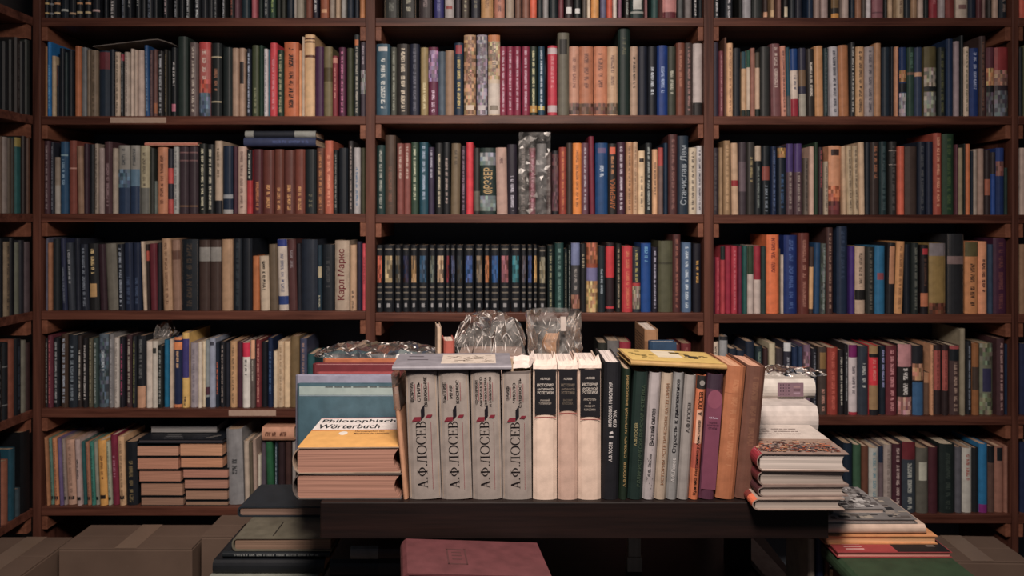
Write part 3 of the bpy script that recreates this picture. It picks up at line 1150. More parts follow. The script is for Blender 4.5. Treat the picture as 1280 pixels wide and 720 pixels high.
# ------------------------------------------------------------ colour words for the labels
import colorsys
def cname(hexs):
    r, g, b = [min(1, c*1.3) for c in hx(hexs)]
    h, s, v = colorsys.rgb_to_hsv(r, g, b); h *= 360
    if v < .2: return 'black'
    if s < .14: return 'charcoal' if v < .34 else 'dark grey' if v < .5 else 'grey' if v < .7 else 'pale grey' if v < .82 else 'white'
    if h < 14 or h >= 344:
        if s < .32: return 'taupe' if v > .5 else 'brownish black' if v < .3 else 'dark brown'
        if v < .42: return 'maroon'
        if s < .45: return 'dusty pink' if v > .6 else 'reddish brown'
        return 'dark red' if v < .66 else 'bright red' if s > .72 else 'red'
    if h < 42:
        if v < .33: return 'dark brown'
        if s < .3: return 'off-white' if v > .82 else 'greyish beige' if v > .55 else 'greyish brown'
        if s < .52: return 'cream' if v > .85 else 'tan' if v > .62 else 'brown'
        return 'orange' if v > .85 else 'rust' if (v > .6 and h < 24) else 'ochre' if v > .6 else 'brown'
    if h < 70: return 'dark olive' if v < .4 else 'olive' if v < .62 else 'beige' if s < .45 else 'yellow'
    if h < 165: return 'blackish green' if v < .3 else 'dark green' if v < .46 else 'green'
    if h < 200: return 'blackish teal' if v < .3 else 'dark teal' if v < .48 else 'teal'
    if h < 250: return 'navy' if v < .42 else ('slate blue' if s < .4 else 'blue')
    if h < 290: return 'dark purple' if v < .42 else 'purple'
    return 'dark plum' if v < .4 else 'plum' if v < .7 else 'pink'
def tone(hexs):
    r, g, b = hx(hexs); l = .3*r+.6*g+.1*b
    return l

# ------------------------------------------------------------ the setting
struct(box('floor', -2.6, 2.6, -1.2, 3.0, -.05, 0, FLOORM))
struct(box('wall_back', -2.6, 2.6, D+.33, D+.43, 0, 2.9, WALLM))
struct(box('wall_left', -2.0, -1.9, -1.2, D+.33, 0, 2.9, WALLM))
struct(box('wall_right', 2.35, 2.45, -1.2, D+.33, 0, 2.9, WALLM))

# ------------------------------------------------------------ the bookcase
ROWS = {'L': [22, 145, 267, 389, 511, 634], 'M': [22, 144, 268, 391, 513, 638], 'R': [22, 145, 268.5, 393, 520.5, 643.5]}
ROWS['E'] = ROWS['R']; ROWS['S'] = ROWS['L']
POSTS = [(41, 51), (457, 469), (880, 892), (1265, 1273), (1640, 1650)]
FR = D-.012                                      # front edge of the boards
case = thing('bookcase', 'tall reddish brown wooden wall bookcase packed with books in several bays', 'bookcase', (0, D+.13, 0))
case.location.z = 0
inv = case.matrix_world.inverted()
def cbox(name, x0, x1, y0, y1, z0, z1, mat, bev=0):
    o = box(name, x0, x1, y0-(D+.13), y1-(D+.13), z0, z1, mat, case, bev); return o
ztop = 2.2
for a, b_ in POSTS:
    cbox('upright', X(a, FR), X(b_, FR), FR-.002, D+.27, 0, ztop, WOODZ, .002)
cbox('back_panel', X(41, FR), X(1650, FR), D+.27, D+.285, 0.02, ztop, BACKP)
rr = random.Random(3)
BAYX = {'L': (POSTS[0][1], POSTS[1][0]), 'M': (POSTS[1][1], POSTS[2][0]), 'R': (POSTS[2][1], POSTS[3][0]), 'E': (POSTS[3][1], POSTS[4][0])}
ZROW = {}
for bay, (a, b_) in BAYX.items():
    for r, py in enumerate(ROWS[bay]):
        z = Zp(py, FR); ZROW[bay, r] = z
        x0, x1 = X(a, FR)+.0006, X(b_, FR)-.0006
        cbox('shelf', x0, x1, FR, D+.268, z-.0255, z, WOODX, .0015)
        for s in (0, 1):                          # the battens that carry it
            bx = (x0, x0+.0165) if s == 0 else (x1-.0165, x1)
            cbox('batten', bx[0], bx[1], FR+.004, D+.26, z-.0255-.042, z-.0262, WOODY, .001)
# pasted paper strips on two shelf edges
for bay, r, a, b_ in (('L', 4, 286, 345), ('L', 1, 138, 208)):
    z = ZROW[bay, r]
    x0, x1 = X(a, FR), X(b_, FR)
    o = cbox('shelf_label', x0, x1, FR-.0012, FR-.0002, z-.021, z-.004, STRIP); o['label'] = 'pale paper strip stuck on the shelf edge'
    g = thing  # noqa
# the side bookcase that runs towards the viewer along the left wall
SX = X(46, FR)
side = thing('bookcase', 'dark wooden bookcase standing at right angles along the left wall', 'bookcase', (SX-.15, 1.9, 0))
def sbox(name, x0, x1, y0, y1, z0, z1, mat, bev=0):
    return box(name, x0-(SX-.15), x1-(SX-.15), y0-1.9, y1-1.9, z0, z1, mat, side, bev)
for r, py in enumerate(ROWS['S']):
    z = Zp(py, FR); ZROW['S', r] = z
    sbox('shelf', SX-.25, SX-.008, 1.25, FR-.006, z-.0255, z, WOODY if False else WOODX, .0015)
    sbox('batten', SX-.25, SX-.012, FR-.03, FR-.008, z-.0255-.042, z-.0262, WOODY)
sbox('upright', SX-.27, SX-.004, 1.22, 1.248, 0, ztop, WOODZ, .002)
sbox('back_panel', SX-.285, SX-.272, 1.22, FR-.006, .02, ztop, BACKP)

# ------------------------------------------------------------ books on the shelves
ORD = ['', 'first', 'second', 'third', 'fourth', 'fifth', 'sixth', 'seventh', 'eighth', 'ninth', 'tenth', 'eleventh', 'twelfth']
RN = ['topmost', 'second', 'third', 'fourth', 'fifth', 'bottom']
BN = {'L': 'left', 'M': 'middle', 'R': 'right', 'E': 'far right', 'S': 'side'}
BOOKS = []
for key, parts in SHELVES.items():
    bay, r = key[0], int(key[1]); row = []
    for (ox, oy, sc), txt in parts:
        for ln in txt.strip().split('\n'):
            q = ln.split(' ', 4)
            x0, x1, top = (float(v) for v in q[:3])
            bands, texts, words, pic, lean = feat_parse(q[4] if len(q) > 4 else '')
            row.append(dict(bay=bay, r=r, x0=ox+x0/sc, x1=ox+x1/sc, top=oy+top/sc, col=q[3], feats=q[4] if len(q) > 4 else '', lean=lean/sc))
    rg = random.Random(key)
    pb = pt = -1e9
    for i, b_ in enumerate(row):
        b_['i'] = i; b_['n'] = len(row); b_['row'] = row
        if bay == 'S':
            b_['d0'] = SX*FPX/(b_['x0']-640); b_['d1'] = SX*FPX/(b_['x1']-640)
            b_['h'] = Zp(b_['top'], (b_['d0']+b_['d1'])/2)-ZROW[bay, r]-.001
            b_['area'] = (min(b_['x1'], 1280)-max(0, b_['x0']))*(ROWS[bay][r]-max(0, b_['top'])); BOOKS.append(b_)
            continue
        lo, hi = BAYX[bay]
        jy = rg.uniform(0, .010)
        d = D+jy; b_['y'] = d
        x0, x1 = X(b_['x0'], d), X(b_['x1'], d)
        lim = X(lo, FR)+.001, X(hi, FR)-.001
        L = b_['lean']*d/FPX
        gap = .0003
        xb0, xb1, xt0, xt1 = x0-L/2, x1-L/2, x0+L/2, x1+L/2
        w = x1-x0
        over = max(pb+gap-xb0, pt+gap-xt0, lim[0]-min(xb0, xt0), 0)
        if over > 0:
            w2 = max(w-over, w*.62); sh = over
            xb0 += sh; xt0 += sh; xb1 = xb0+w2; xt1 = xt0+w2; w = w2
        ex = max(xb1, xt1)-lim[1]
        if ex > 0:
            w -= ex; xb1 -= ex; xt1 -= ex
        pb, pt = xb1, xt1
        b_['w'] = w; b_['xc'] = (xb0+xb1)/2; b_['L'] = xt0-xb0
        zt = Zp(max(b_['top'], -70), d)
        b_['h'] = zt-ZROW[bay, r]-.0008
        if r:
            op = ZROW[bay, r-1]-.0255-ZROW[bay, r]
            b_['h'] = min(b_['h'], op-.003)
            if min(xb0, xt0) < lim[0]+.017 or max(xb1, xt1) > lim[1]-.017: b_['h'] = min(b_['h'], op-.044)
        if w < .004 or b_['h'] < .03: continue
        vb = ROWS[bay][r]
        xm = (b_['x0']+b_['x1'])/2
        if key == 'R4': vb = 450 if xm < 955 else 462 if xm < 1018 else vb
        if key == 'M4': vb = 450
        if key == 'L4' and xm > 370: vb = 470
        if key == 'L5' and xm > 300: vb = 606
        if key == 'R5' and xm < 1060: vb = 610
        b_['area'] = max(0, min(b_['x1'], 1280)-max(b_['x0'], 0))*(vb-max(0, b_['top']))
        BOOKS.append(b_)

def look(b_):
    bands, texts, words, pic, _ = feat_parse(b_['feats'])
    wpx = b_['x1']-b_['x0']; nm = cname(b_['col'])
    f = ''
    if pic: f = 'with a %s picture panel' % cname(pic)
    elif bands and bands[0][3] != 's' and bands[0][1]-bands[0][0] > .09: f = ('with %s picture' if bands[0][3] == 'm' else 'with %s band') % cname(bands[0][2])
    elif bands and bands[0][3] == 's': f = 'with small %s label' % cname(bands[0][2])
    elif words: f = 'with large lettering'
    elif texts:
        tl = tone(texts[0][2]); bl = tone(b_['col'])
        f = 'with dark lettering' if tl < bl else 'with pale lettering'
        if cname(texts[0][2]) in ('ochre', 'orange', 'yellow', 'rust') and tl > bl: f = 'with gold lettering'
    size = 'thick' if wpx > 15.5 else 'slim' if wpx < 6.2 else ''
    return nm, f, size
for b_ in BOOKS: b_['nm'], b_['ft'], b_['sz'] = look(b_)
def case_of(b_): return 'side bookcase' if b_['bay'] == 'S' else '%s bay' % BN[b_['bay']]
def where(b_): return 'on the %s shelf of the %s' % (RN[b_['r']]+(' from the top' if RN[b_['r']] not in ('topmost', 'bottom') and False else ''), case_of(b_))
def where2(b_): return '%s shelf, %s' % (RN[b_['r']], case_of(b_))
def an(w): return ('an ' if w[0] in 'aeiou' else 'a ')+w
def clean(s): return ' '.join(s.split())
def nth(i, n):
    j = i+1
    if j <= 12: return '%s from the left' % ORD[j]
    if n-i <= 12: return '%s from the right' % ORD[n-i]
    k = str(j)+('th' if 10 < j % 100 < 14 or j % 10 not in (1, 2, 3) else {1: 'st', 2: 'nd', 3: 'rd'}[j % 10])
    return '%s from the left' % k
from collections import Counter
rows = {}
for b_ in BOOKS: rows.setdefault((b_['bay'], b_['r']), []).append(b_)
for key, row in rows.items():
    for b_ in row: b_['k'] = '%s book %s' % (b_['nm'], b_['ft']) if b_['ft'] else 'plain %s book' % b_['nm']
    cand = []
    for i, b_ in enumerate(row):
        l = row[i-1]['nm'] if i else None; rt = row[i+1]['nm'] if i+1 < len(row) else None
        c = [(b_['k'], ('%s %s %s' % (b_['sz'], b_['k'], where(b_)), '%s %s' % (b_['k'], where2(b_))))]
        if l: c.append(((b_['k'], 'r', l), ('%s just right of %s one, %s' % (b_['k'], an(l), where2(b_)), '%s right of %s one, %s' % (b_['k'], l, where2(b_)))))
        if rt: c.append(((b_['k'], 'l', rt), ('%s just left of %s one, %s' % (b_['k'], an(rt), where2(b_)), '%s left of %s one, %s' % (b_['k'], rt, where2(b_)))))
        if l and rt: c.append(((b_['k'], l, rt), ('%s between %s and %s ones, %s' % (b_['k'], l, rt, where2(b_)),)))
        c.append((('n', i), ('%s, %s on the %s' % (b_['k'], nth(i, len(row)), where2(b_)), '%s, %s on %s' % (b_['k'], nth(i, len(row)), where2(b_)), '%s book, %s on %s' % (b_['nm'], nth(i, len(row)), where2(b_)))))
        cand.append(c)
    cnt = Counter(k for c in cand for k, _ in c)
    for b_, c in zip(row, cand):
        b_['label'] = next(clean(t) for k, ts in c if cnt[k] == 1 for t in ts if len(t.replace(',', ' ').split()) <= 16)
FORE_N = 83                                       # books built by hand on and round the table
order = sorted(range(len(BOOKS)), key=lambda i: -BOOKS[i]['area'])
KEEP = set(order[:300-FORE_N])
STV, STF, STC, STT, STU = [], [], [], [], []
SPV, SPF, SPC = [], [], []
PAGEC = ['b89a7c', 'a88868', 'c0a488', '98785c', 'b08e70']
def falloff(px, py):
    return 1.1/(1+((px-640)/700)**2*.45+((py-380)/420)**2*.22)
for i, b_ in enumerate(BOOKS):
    bay, r = b_['bay'], b_['r']; z0 = ZROW[bay, r]+.0004
    rg = random.Random(i)
    page = rg.choice(PAGEC)
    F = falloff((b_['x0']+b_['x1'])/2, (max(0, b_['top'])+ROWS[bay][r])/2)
    h = b_['h']
    if bay == 'S':
        w = abs(b_['d0']-b_['d1'])-.0006; dep = .15
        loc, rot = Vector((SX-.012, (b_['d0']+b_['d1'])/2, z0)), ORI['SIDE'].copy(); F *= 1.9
    else:
        w = b_['w']; dep = rg.uniform(.125, .16)*min(1.15, max(.8, h/.2))
        ang = math.atan2(b_['L'], h)
        loc = Vector((b_['xc'], b_['y'], z0+abs(math.sin(ang))*w/2)); rot = Matrix.Rotation(ang, 3, 'Y')
    grp = 'books on the %s shelf of the %s' % (RN[r], case_of(b_))
    if i in KEEP:
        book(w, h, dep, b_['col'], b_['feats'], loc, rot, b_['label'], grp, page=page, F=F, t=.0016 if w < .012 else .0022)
    else:
        bands, texts, words, pic, _ = feat_parse(b_['feats'])
        t = min(.002, w*.16)
        for s, c, a, bb in words: texts = texts+[(a, bb, c)]
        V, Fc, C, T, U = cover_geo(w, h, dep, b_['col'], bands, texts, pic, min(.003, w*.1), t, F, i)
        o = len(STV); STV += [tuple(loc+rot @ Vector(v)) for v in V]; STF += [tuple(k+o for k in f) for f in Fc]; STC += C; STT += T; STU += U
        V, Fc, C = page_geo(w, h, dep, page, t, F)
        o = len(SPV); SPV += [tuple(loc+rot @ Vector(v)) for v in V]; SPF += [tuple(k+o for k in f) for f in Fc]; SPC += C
# and those that stand wholly behind the things on the table
for bay, r, xa, xb in (('R', 5, 898, 1052), ('M', 5, 474, 876)):
    px = xa; rg = random.Random(bay)
    while px < xb-6:
        wd = min(rg.uniform(7, 16), xb-px); w = wd*D/FPX-.0005
        loc = Vector((X(px+wd/2, D), D+rg.uniform(0, .01), ZROW[bay, r]+.0004)); px += wd
        c = rg.choice(('2a2430', '6a3038', '8a6c4c', '1c2432', '4a4038', '2c3a30', 'a08868', '5a2c24', '1d2122', '7a746a'))
        h, dep = rg.uniform(.18, .215), rg.uniform(.12, .15)
        V, Fc, C, T, U = cover_geo(w, h, dep, c, [], [(.15, .85, '9a9080')], None, min(.003, w*.1), .0018, 1, px)
        o = len(STV); STV += [tuple(loc+Vector(v)) for v in V]; STF += [tuple(k+o for k in f) for f in Fc]; STC += C; STT += T; STU += U
        V, Fc, C = page_geo(w, h, dep, 'a88868', .0018, 1)
        o = len(SPV); SPV += [tuple(loc+Vector(v)) for v in V]; SPF += [tuple(k+o for k in f) for f in Fc]; SPC += C
# the smallest of the shelved books, as one mass
mass = to_obj('shelved_books', STV+SPV, STF+[tuple(k+len(STV) for k in f) for f in SPF], STC+SPC, STT+SPC, STU+[[(0, -1)]*len(f) for f in SPF], COVER, None)
mass.data.materials.append(PAGE)
mi = [0]*len(STF)+[1]*len(SPF); mass.data.polygons.foreach_set('material_index', mi)
mass['kind'] = 'stuff'; mass['label'] = 'the thinner and half hidden books filling the rest of the shelves'; mass['category'] = 'books'
N_SHELF = len(KEEP)
# ============================================================ the table and what stands on and round it
ZT = H-.4624
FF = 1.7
tbl = thing('table', 'dark wooden table holding the display row of upright books before the shelves', 'table', (.10, 1.65, 0))
def tb(name, x0, x1, y0, y1, z0, z1, mat, bev=.002):
    return box(name, x0-.10, x1-.10, y0-1.65, y1-1.65, z0, z1, mat, tbl, bev)
tb('front_board', X(400, 1.3), X(1036, 1.3), 1.300, 1.325, ZT-.060, ZT, DARKW)
tb('tabletop', X(400, 1.3), X(1036, 1.3), 1.326, 2.0, ZT-.022, ZT, DARKW)
tb('side_board', -.4055, X(400, 1.3)-.001, 1.50, 2.0, ZT-.022, ZT, DARKW)
for x in (-.27, .44):
    for y in (1.62, 1.93): tb('leg', x, x+.045, y, y+.045, 0, ZT-.0222, DARKW)
tb('lower_shelf', -.30, .56, 1.36, 1.96, H-.728, H-.71, DARKW)
tb('support_post', X(784, 1.6), X(803, 1.6), 1.6, 1.63, H-.7098, H-.70+.02, PALEW)
tb('support_post', X(785.5, 1.6), X(801.5, 1.6), 1.602, 1.628, H-.68, ZT-.0222, PALEW)
brd = thing('wooden_board', 'narrow pale board lying flat on the shadowed shelf under the table', 'board', (.509, 1.63, H-.7075), Matrix.Rotation(math.radians(4), 3, 'Z'))
box('plank', -.022, .022, -.115, .115, 0, .011, PALEW, brd, .001)

def wp(root, pts):
    """World points into the local space of a thing."""
    M = root.matrix_world.inverted()
    return [M @ Vector(p) for p in pts]
G_ROW = 'books standing along the front of the table'
YF = 1.312
def lean_book(b0, b1, t0, t1, ytop, col, feats, label, dep=.135, d=YF, F=FF, ybot=None, **kw):
    xb0, xb1, xt0, xt1 = (X(v, d) for v in (b0, b1, t0, t1))
    w = xb1-xb0-.0004; dx = (xt0+xt1)/2-(xb0+xb1)/2
    zt = Zp(ytop, d); ang = math.atan2(dx, zt-ZT); h = math.hypot(dx, zt-ZT)-abs(math.sin(ang))*w/2*.9
    loc = Vector(((xb0+xb1)/2, d, ZT+abs(math.sin(ang))*w/2+.0003))
    return book(w, h, dep, col, feats, loc, Matrix.Rotation(ang, 3, 'Y'), label, kw.pop('group', G_ROW), F=F, **kw)
def sp_text(o, s, col, x0, x1, z0, z1, up=True, dy=.0007, bul=None, serif=False):
    """Writing on a spine; x and z as fractions of the spine; UP: reads from the bottom to the top."""
    w, h, dep = o['wh']; y = -(bul if bul is not None else o['bul'])-dy
    if up: return lettering(o, s, col, ((x1-.5)*w, y, z0*h), (0, 0, (z1-z0)*h), ((x0-x1)*w, 0, 0), serif=serif)
    return lettering(o, s, col, ((x0-.5)*w, y, z0*h), ((x1-x0)*w, 0, 0), (0, 0, (z1-z0)*h))
def sp_panel(o, name, col, x0, x1, z0, z1, dy=.0003, label=None):
    w, h, dep = o['wh']; y = -o['bul']-dy
    return panel(o, name, ((x0-.5)*w, y, z0*h), ((x1-x0)*w, 0, 0), (0, 0, (z1-z0)*h), col, .0003, label)
def sp_poly(o, name, col, pts, dy=.0004):
    w, h, dep = o['wh']; y = -o['bul']-dy
    return poly_panel(o, name, [((x-.5)*w, y, z*h) for x, z in pts], col, .0003)

# --- the four grey volumes
VOL = [(512, 551.6, 506, 545.6, 463, ['ФОРМА', 'СТИЛЬ', 'ВЫРАЖЕНИЕ'], 'thick grey volume nearest the leaning tan book, first of the four matching ones'),
       (552.2, 590.4, 546.4, 585.6, 463, ['БЫТИЕ', 'ИМЯ', 'КОСМОС'], 'thick grey volume titled БЫТИЕ ИМЯ КОСМОС, second of the four matching ones'),
       (591, 627.8, 587, 625.4, 463, ['ОЧЕРКИ', 'АНТИЧНОГО', 'СИМВОЛИЗМА', 'И МИФОЛОГИИ'], 'thick grey volume with four title lines, third of the four matching ones'),
       (628.4, 665, 626.4, 664.4, 464.5, ['МИФ', 'ЧИСЛО', 'СУЩНОСТЬ'], 'thick grey volume touching the cream row, last of the four matching ones')]
for b0, b1, t0, t1, yt, lines, lab in VOL:
    o = lean_book(b0, b1, t0, t1, yt, '9c8c80', 'b:.0-.02:6e6058', lab, dep=.14, bulge=.0016, page='b89878')
    o['bul'] = .0016
    sp_text(o, 'А.Ф.ЛОСЕВ', '1a1414', .28, .61, .088, .605, serif=True)
    k = len(lines)
    for i, s in enumerate(lines):
        x0 = .15+i*(.60/(k-.2)); ln = len(s)
        zc = .835; hl = min(.115, .013*ln+.012)
        sp_text(o, s, '1c1616', x0, x0+(.105 if k < 4 else .085), zc-hl, zc+hl)
        if i < k: sp_panel(o, 'red_rule', '8a2a34', x0+(.14 if k < 4 else .115), x0+(.155 if k < 4 else .13), zc-min(hl*.8, .07), zc+min(hl*.8, .07))
    sp_panel(o, 'red_rule', '8a2a34', .76, .772, .08, .60)
    sp_poly(o, 'emblem', '17131a', [(.46, .612), (.58, .65), (.58, .735), (.46, .697)], .0008)
    sp_poly(o, 'emblem', '7a1c2a', [(.16, .607), (.44, .607), (.47, .64), (.26, .64)])
    sp_poly(o, 'emblem', '7a1c2a', [(.59, .632), (.76, .632), (.83, .655), (.67, .655)])

# --- the three cream volumes with black title labels
CRM = [(666.2, 696.3, 458, ['РАННИЙ', 'ЭЛЛИНИЗМ'], 'e4c2a8', .34, 'thick cream volume with the longest clean black label, beside the grey volumes'),
       (697, 722.2, 458, ['ВЫСОКАЯ', 'КЛАССИКА'], 'cca38c', .31, 'pinkish cream volume with a scuffed shiny black label, middle of three'),
       (723, 751.4, 457, ['АРИСТОТЕЛЬ', 'И', 'ПОЗДНЯЯ', 'КЛАССИКА'], 'e0bca2', .36, 'thick cream volume with black label, against the plain black book')]
for i, (b0, b1, yt, lines, col, lo, lab) in enumerate(CRM):
    o = lean_book(b0, b1, b0, b1, yt, col, 'b:.0-.02:caa896', lab, dep=.15, bulge=.002, page='e8cfbe', over=.004)
    o['bul'] = .002
    z1 = .975; z0 = 1-lo-.02
    sp_panel(o, 'title_label', '1b191c', .07, .96, z0, z1, label='black title label')
    sp_text(o, 'А.Ф.ЛОСЕВ', 'c8b8a8', .3, .72, z1-.075, z1-.058, up=False)
    for q, s in enumerate(('ИСТОРИЯ', 'АНТИЧНОЙ', 'ЭСТЕТИКИ')):
        sp_text(o, s, 'c8b8a8' if i != 1 else '7a6a58', .17, .84, z1-.125-.029*q, z1-.103-.029*q, up=False)
    for q, s in enumerate(lines):
        wd = min(.56, .065*len(s))
        sp_text(o, s, 'a89888' if i != 1 else '6a5c4c', .5-wd/2, .5+wd/2, z1-.235-.025*q, z1-.219-.025*q, up=False)
    sp_panel(o, 'red_rule', '9a4a40', .06, .96, z0-.022, z0-.017)
    # the torn upper edge of the paper wrapper
    w, h, dep = o['wh']
    r_ = random.Random(i); n = 9; vs = []
    for k in range(n+1):
        x = -w/2+w*k/n
        up_ = (.005 if k in (0, n) else 0)+r_.uniform(.001, .004)
        if k >= n-1: up_ += .004
        vs += [(x, -.0026, h-.004), (x, -.0028+r_.uniform(0, .001), h+up_*.35), (x, .012+r_.uniform(0, .03)+up_*2.5, h+.0022+up_*.8)]
    fs = []
    for k in range(n): fs += [(3*k, 3*k+3, 3*k+4, 3*k+1), (3*k+1, 3*k+4, 3*k+5, 3*k+2)]
    e = mesh_obj('torn_wrapper_edge', vs, fs, ink('ecd0bc', .8), o)
    so = e.modifiers.new('thickness', 'SOLIDIFY'); so.thickness = .0004

# --- the mixed row to the right of them
R = [
 (752.2, 773, 755.4, 776.8, 453, '1d1c20', '', 'black hardback with white lettering beside the cream volumes', '1'),
 (773.7, 784.2, 778.3, 789.8, 461, '1c2a1c', '', 'slim dark green book with gold lettering down its whole spine', '2'),
 (784.6, 802.5, 792.4, 811, 465, '1b2c26', '', 'dark green hardback with faint lettering between slim green and light grey books', '3'),
 (802.9, 817.6, 812, 827.6, 466, 'aa9c98', '', 'speckled light grey book with italic title', '4'),
 (818, 832.3, 828.2, 841.6, 466.5, 'b09880', '', 'beige cloth book with tan lettering between two grey books', '5'),
 (832.7, 845.8, 842.4, 855.8, 466, '8a8580', '', 'mid grey book with handwritten style black title', '6'),
 (846.2, 860.6, 857, 870.8, 469, '958a82', '', 'plain grey book with a short author name high on its spine', '7'),
 (861.2, 873, 873.2, 882.9, 469.5, 'c9693c', 'b:.0-.11:2a2624 b:.28-.55:d8a080:s b:.55-.75:b0503a', 'slim orange and white paperback with heavy black title', '8'),
 (873.9, 893.6, 885, 906, 468, '5a2e40', 'b:.0-.12:3c2a36', 'purple book with a plum disc on its spine', '9'),
 (894.4, 918, 909, 934, 458, 'b0663c', 't:bc7448:.1-.75 b:.205-.209:8a4c2c', 'tall orange brown cloth hardback with blind lettering', '10'),
 (918.8, 942.4, 935.8, 957, 458, '6e4434', 't:7c503a:.08-.6', 'tall dark brown cloth hardback at the end of the row, leaning', '11')]
ob = {}
for b0, b1, t0, t1, yt, col, feats, lab, k in R:
    bu = .0022
    o = lean_book(b0, b1, t0, t1, yt, col, feats, lab, dep=.14 if k not in ('10', '11') else .12, bulge=bu, page={'10': 'd89a70', '11': 'd89a78', '1': 'e0cabc'}.get(k, 'b89878'))
    o['bul'] = bu; ob[k] = o
sp_text(ob['1'], 'А.Ф.ЛОСЕВ', 'd0c4bc', .34, .56, .28, .42)
sp_text(ob['1'], 'ФИЛОСОФИЯ. МИФОЛОГИЯ.', 'd0c4bc', .28, .5, .53, .86)
sp_text(ob['1'], 'КУЛЬТУРА', 'd0c4bc', .58, .78, .53, .65)
sp_panel(ob['1'], 'ornament', 'c8bcb4', .35, .6, .455, .463); sp_poly(ob['1'], 'ornament', 'c8bcb4', [(.4, .475), (.6, .485), (.55, .5), (.36, .49)])
sp_text(ob['2'], 'А.Ф.ЛОСЕВ   СЛОВАРЬ АНТИЧНОЙ ФИЛОСОФИИ', 'a8864e', .34, .7, .10, .95)
sp_text(ob['3'], 'А.Ф.ЛОСЕВ', '9a8a5a', .2, .42, .42, .60)
sp_text(ob['3'], 'ЭЛЛИНИСТИЧЕСКИ-РИМСКАЯ ЭСТЕТИКА', '42503c', .56, .8, .10, .90)
sp_text(ob['4'], 'А.Ф. Лосев', '4a4444', .3, .56, .18, .36); sp_text(ob['4'], 'Высший синтез', '2a2626', .25, .66, .43, .72)
for q in range(26):
    r_ = random.Random(q); x, z = r_.uniform(.08, .88), abs(r_.gauss(0, .33))
    if z < .97: sp_panel(ob['4'], 'speck', '6a605e', x, x+.05, z, z+.006)
sp_text(ob['5'], 'ИСТОРИЯ ЭСТЕТИЧЕСКИХ КАТЕГОРИЙ', '8a5c3c', .34, .68, .12, .92)
sp_text(ob['6'], 'А.Ф.Лосев', 'c8beb6', .3, .66, .14, .33); sp_text(ob['6'], 'Страсть к диалектике', '1e1b1e', .22, .7, .37, .95)
sp_text(ob['7'], 'А.Ф.ЛОСЕВ', '3a3230', .34, .64, .54, .78)
sp_text(ob['8'], 'А. ЛОСЕВ', '17130f', .24, .7, .68, .87); sp_text(ob['8'], 'Критика платонизма у Аристотеля', '17130f', .3, .72, .04, .64)
sp_poly(ob['8'], 'emblem', '8a8078', [(.5+.28*math.cos(a*math.pi/6), .94+.022*math.sin(a*math.pi/6)) for a in range(12)])
sp_poly(ob['9'], 'disc', '8a4658', [(.5+.47*math.cos(a*math.pi/10), .80+.075*math.sin(a*math.pi/10)) for a in range(21)], .0003)
sp_panel(ob['9'], 'disc', '7a3c50', .03, .97, .08, .80, .0001)
sp_text(ob['9'], 'А.Ф.Лосев', 'd8bccc', .2, .8, .645, .66, up=False)
for q in range(3): sp_text(ob['9'], ('ПРОБЛЕМА', 'ХУДОЖЕСТВЕННОГО', 'СТИЛЯ')[q], '2a1624', .22 if q != 1 else .12, .76 if q != 1 else .88, .605-.022*q, .62-.022*q, up=False)

# --- the flat books on top of the row
zt = Zp(463, YF)+.0012
o = bookbox('SPINE', X(489, 1.305), X(638, 1.305), 1.303, 1.425, zt, zt+.0078, '8c8488', '', 'flat grey paperback with an etched picture on its cover, across the grey volumes', 'books lying on the row', yaw=math.radians(2.0), F=FF, bulge=.0005, t=.001, page='a89890')
w, h, dep = o['wh']
pic = panel(o, 'cover_picture', (-w/2-.0001, .022, h*.40), (0, .085, 0), (0, 0, h*.47), 'cdb8a4', .0003, 'pale etching of reclining figures'); 
pic.data.flip_normals()
# etched strokes in the picture
r_ = random.Random(5)
for q in range(34):
    y0, z0 = r_.uniform(.030, .095), h*r_.uniform(.43, .80)
    L_, a = r_.uniform(.006, .02), r_.gauss(0, .5)
    dy, dz = L_*math.sin(a), L_*math.cos(a); tn = .0007
    panel(o, 'etched_stroke', (-w/2-.0006, y0, z0), (0, dy, dz), (0, tn*math.cos(a), -tn*math.sin(a)), r_.choice(('5a4638', '7a6250', '8a7a6a')), .0002)
for q in range(2):
    panel(o, 'cover_line', (-w/2-.0003, .055+.03*q, h*.10), (0, .008, 0), (0, 0, h*(.18-.05*q)), '5c5458', .0002)
roll = math.radians(3.2)
o = bookbox('SPINE', X(785, 1.31), X(907, 1.31), 1.308, 1.432, Zp(462, 1.31)+.003, Zp(462, 1.31)+.0115, 'b88c48', '', 'flat yellow paperback lying across the green, grey and purple spines', 'books lying on the row', yaw=math.radians(3.0), roll=roll, F=FF, bulge=.0004, t=.0012, page='c8a070')
w, h, dep = o['wh']
def ltop(o, name, y0, y1, z0, z1, col, dy=.0003, label=None):
    """A printed patch on the upper cover of a lying book whose spine faces the viewer."""
    w, h, dep = o['wh']
    return panel(o, name, (-w/2-dy+.0002, y0*dep, z0*h), (0, 0, (z1-z0)*h), (0, (y1-y0)*dep, 0), col, .0002, label)
ltop(o, 'cover_picture', .05, .95, .02, .97, 'd0a850', .0006)
ltop(o, 'cover_picture', .35, .9, .35, .62, 'd8c4a4', .0009)
for q in range(12):
    r_ = random.Random(40+q); y, z = r_.uniform(.2, .8), r_.uniform(.06, .3)
    ltop(o, 'cover_mark', y, y+.05, z, z+.05, '8a7030', .001)
for q in range(14):
    r_ = random.Random(70+q); y, z = r_.uniform(.3, .75), r_.uniform(.5, .88)
    ltop(o, 'cover_mark', y, y+r_.uniform(.03, .14), z, z+r_.uniform(.03, .09), r_.choice(('3a2e1c', '6a5628', '4a4238')), .0012)
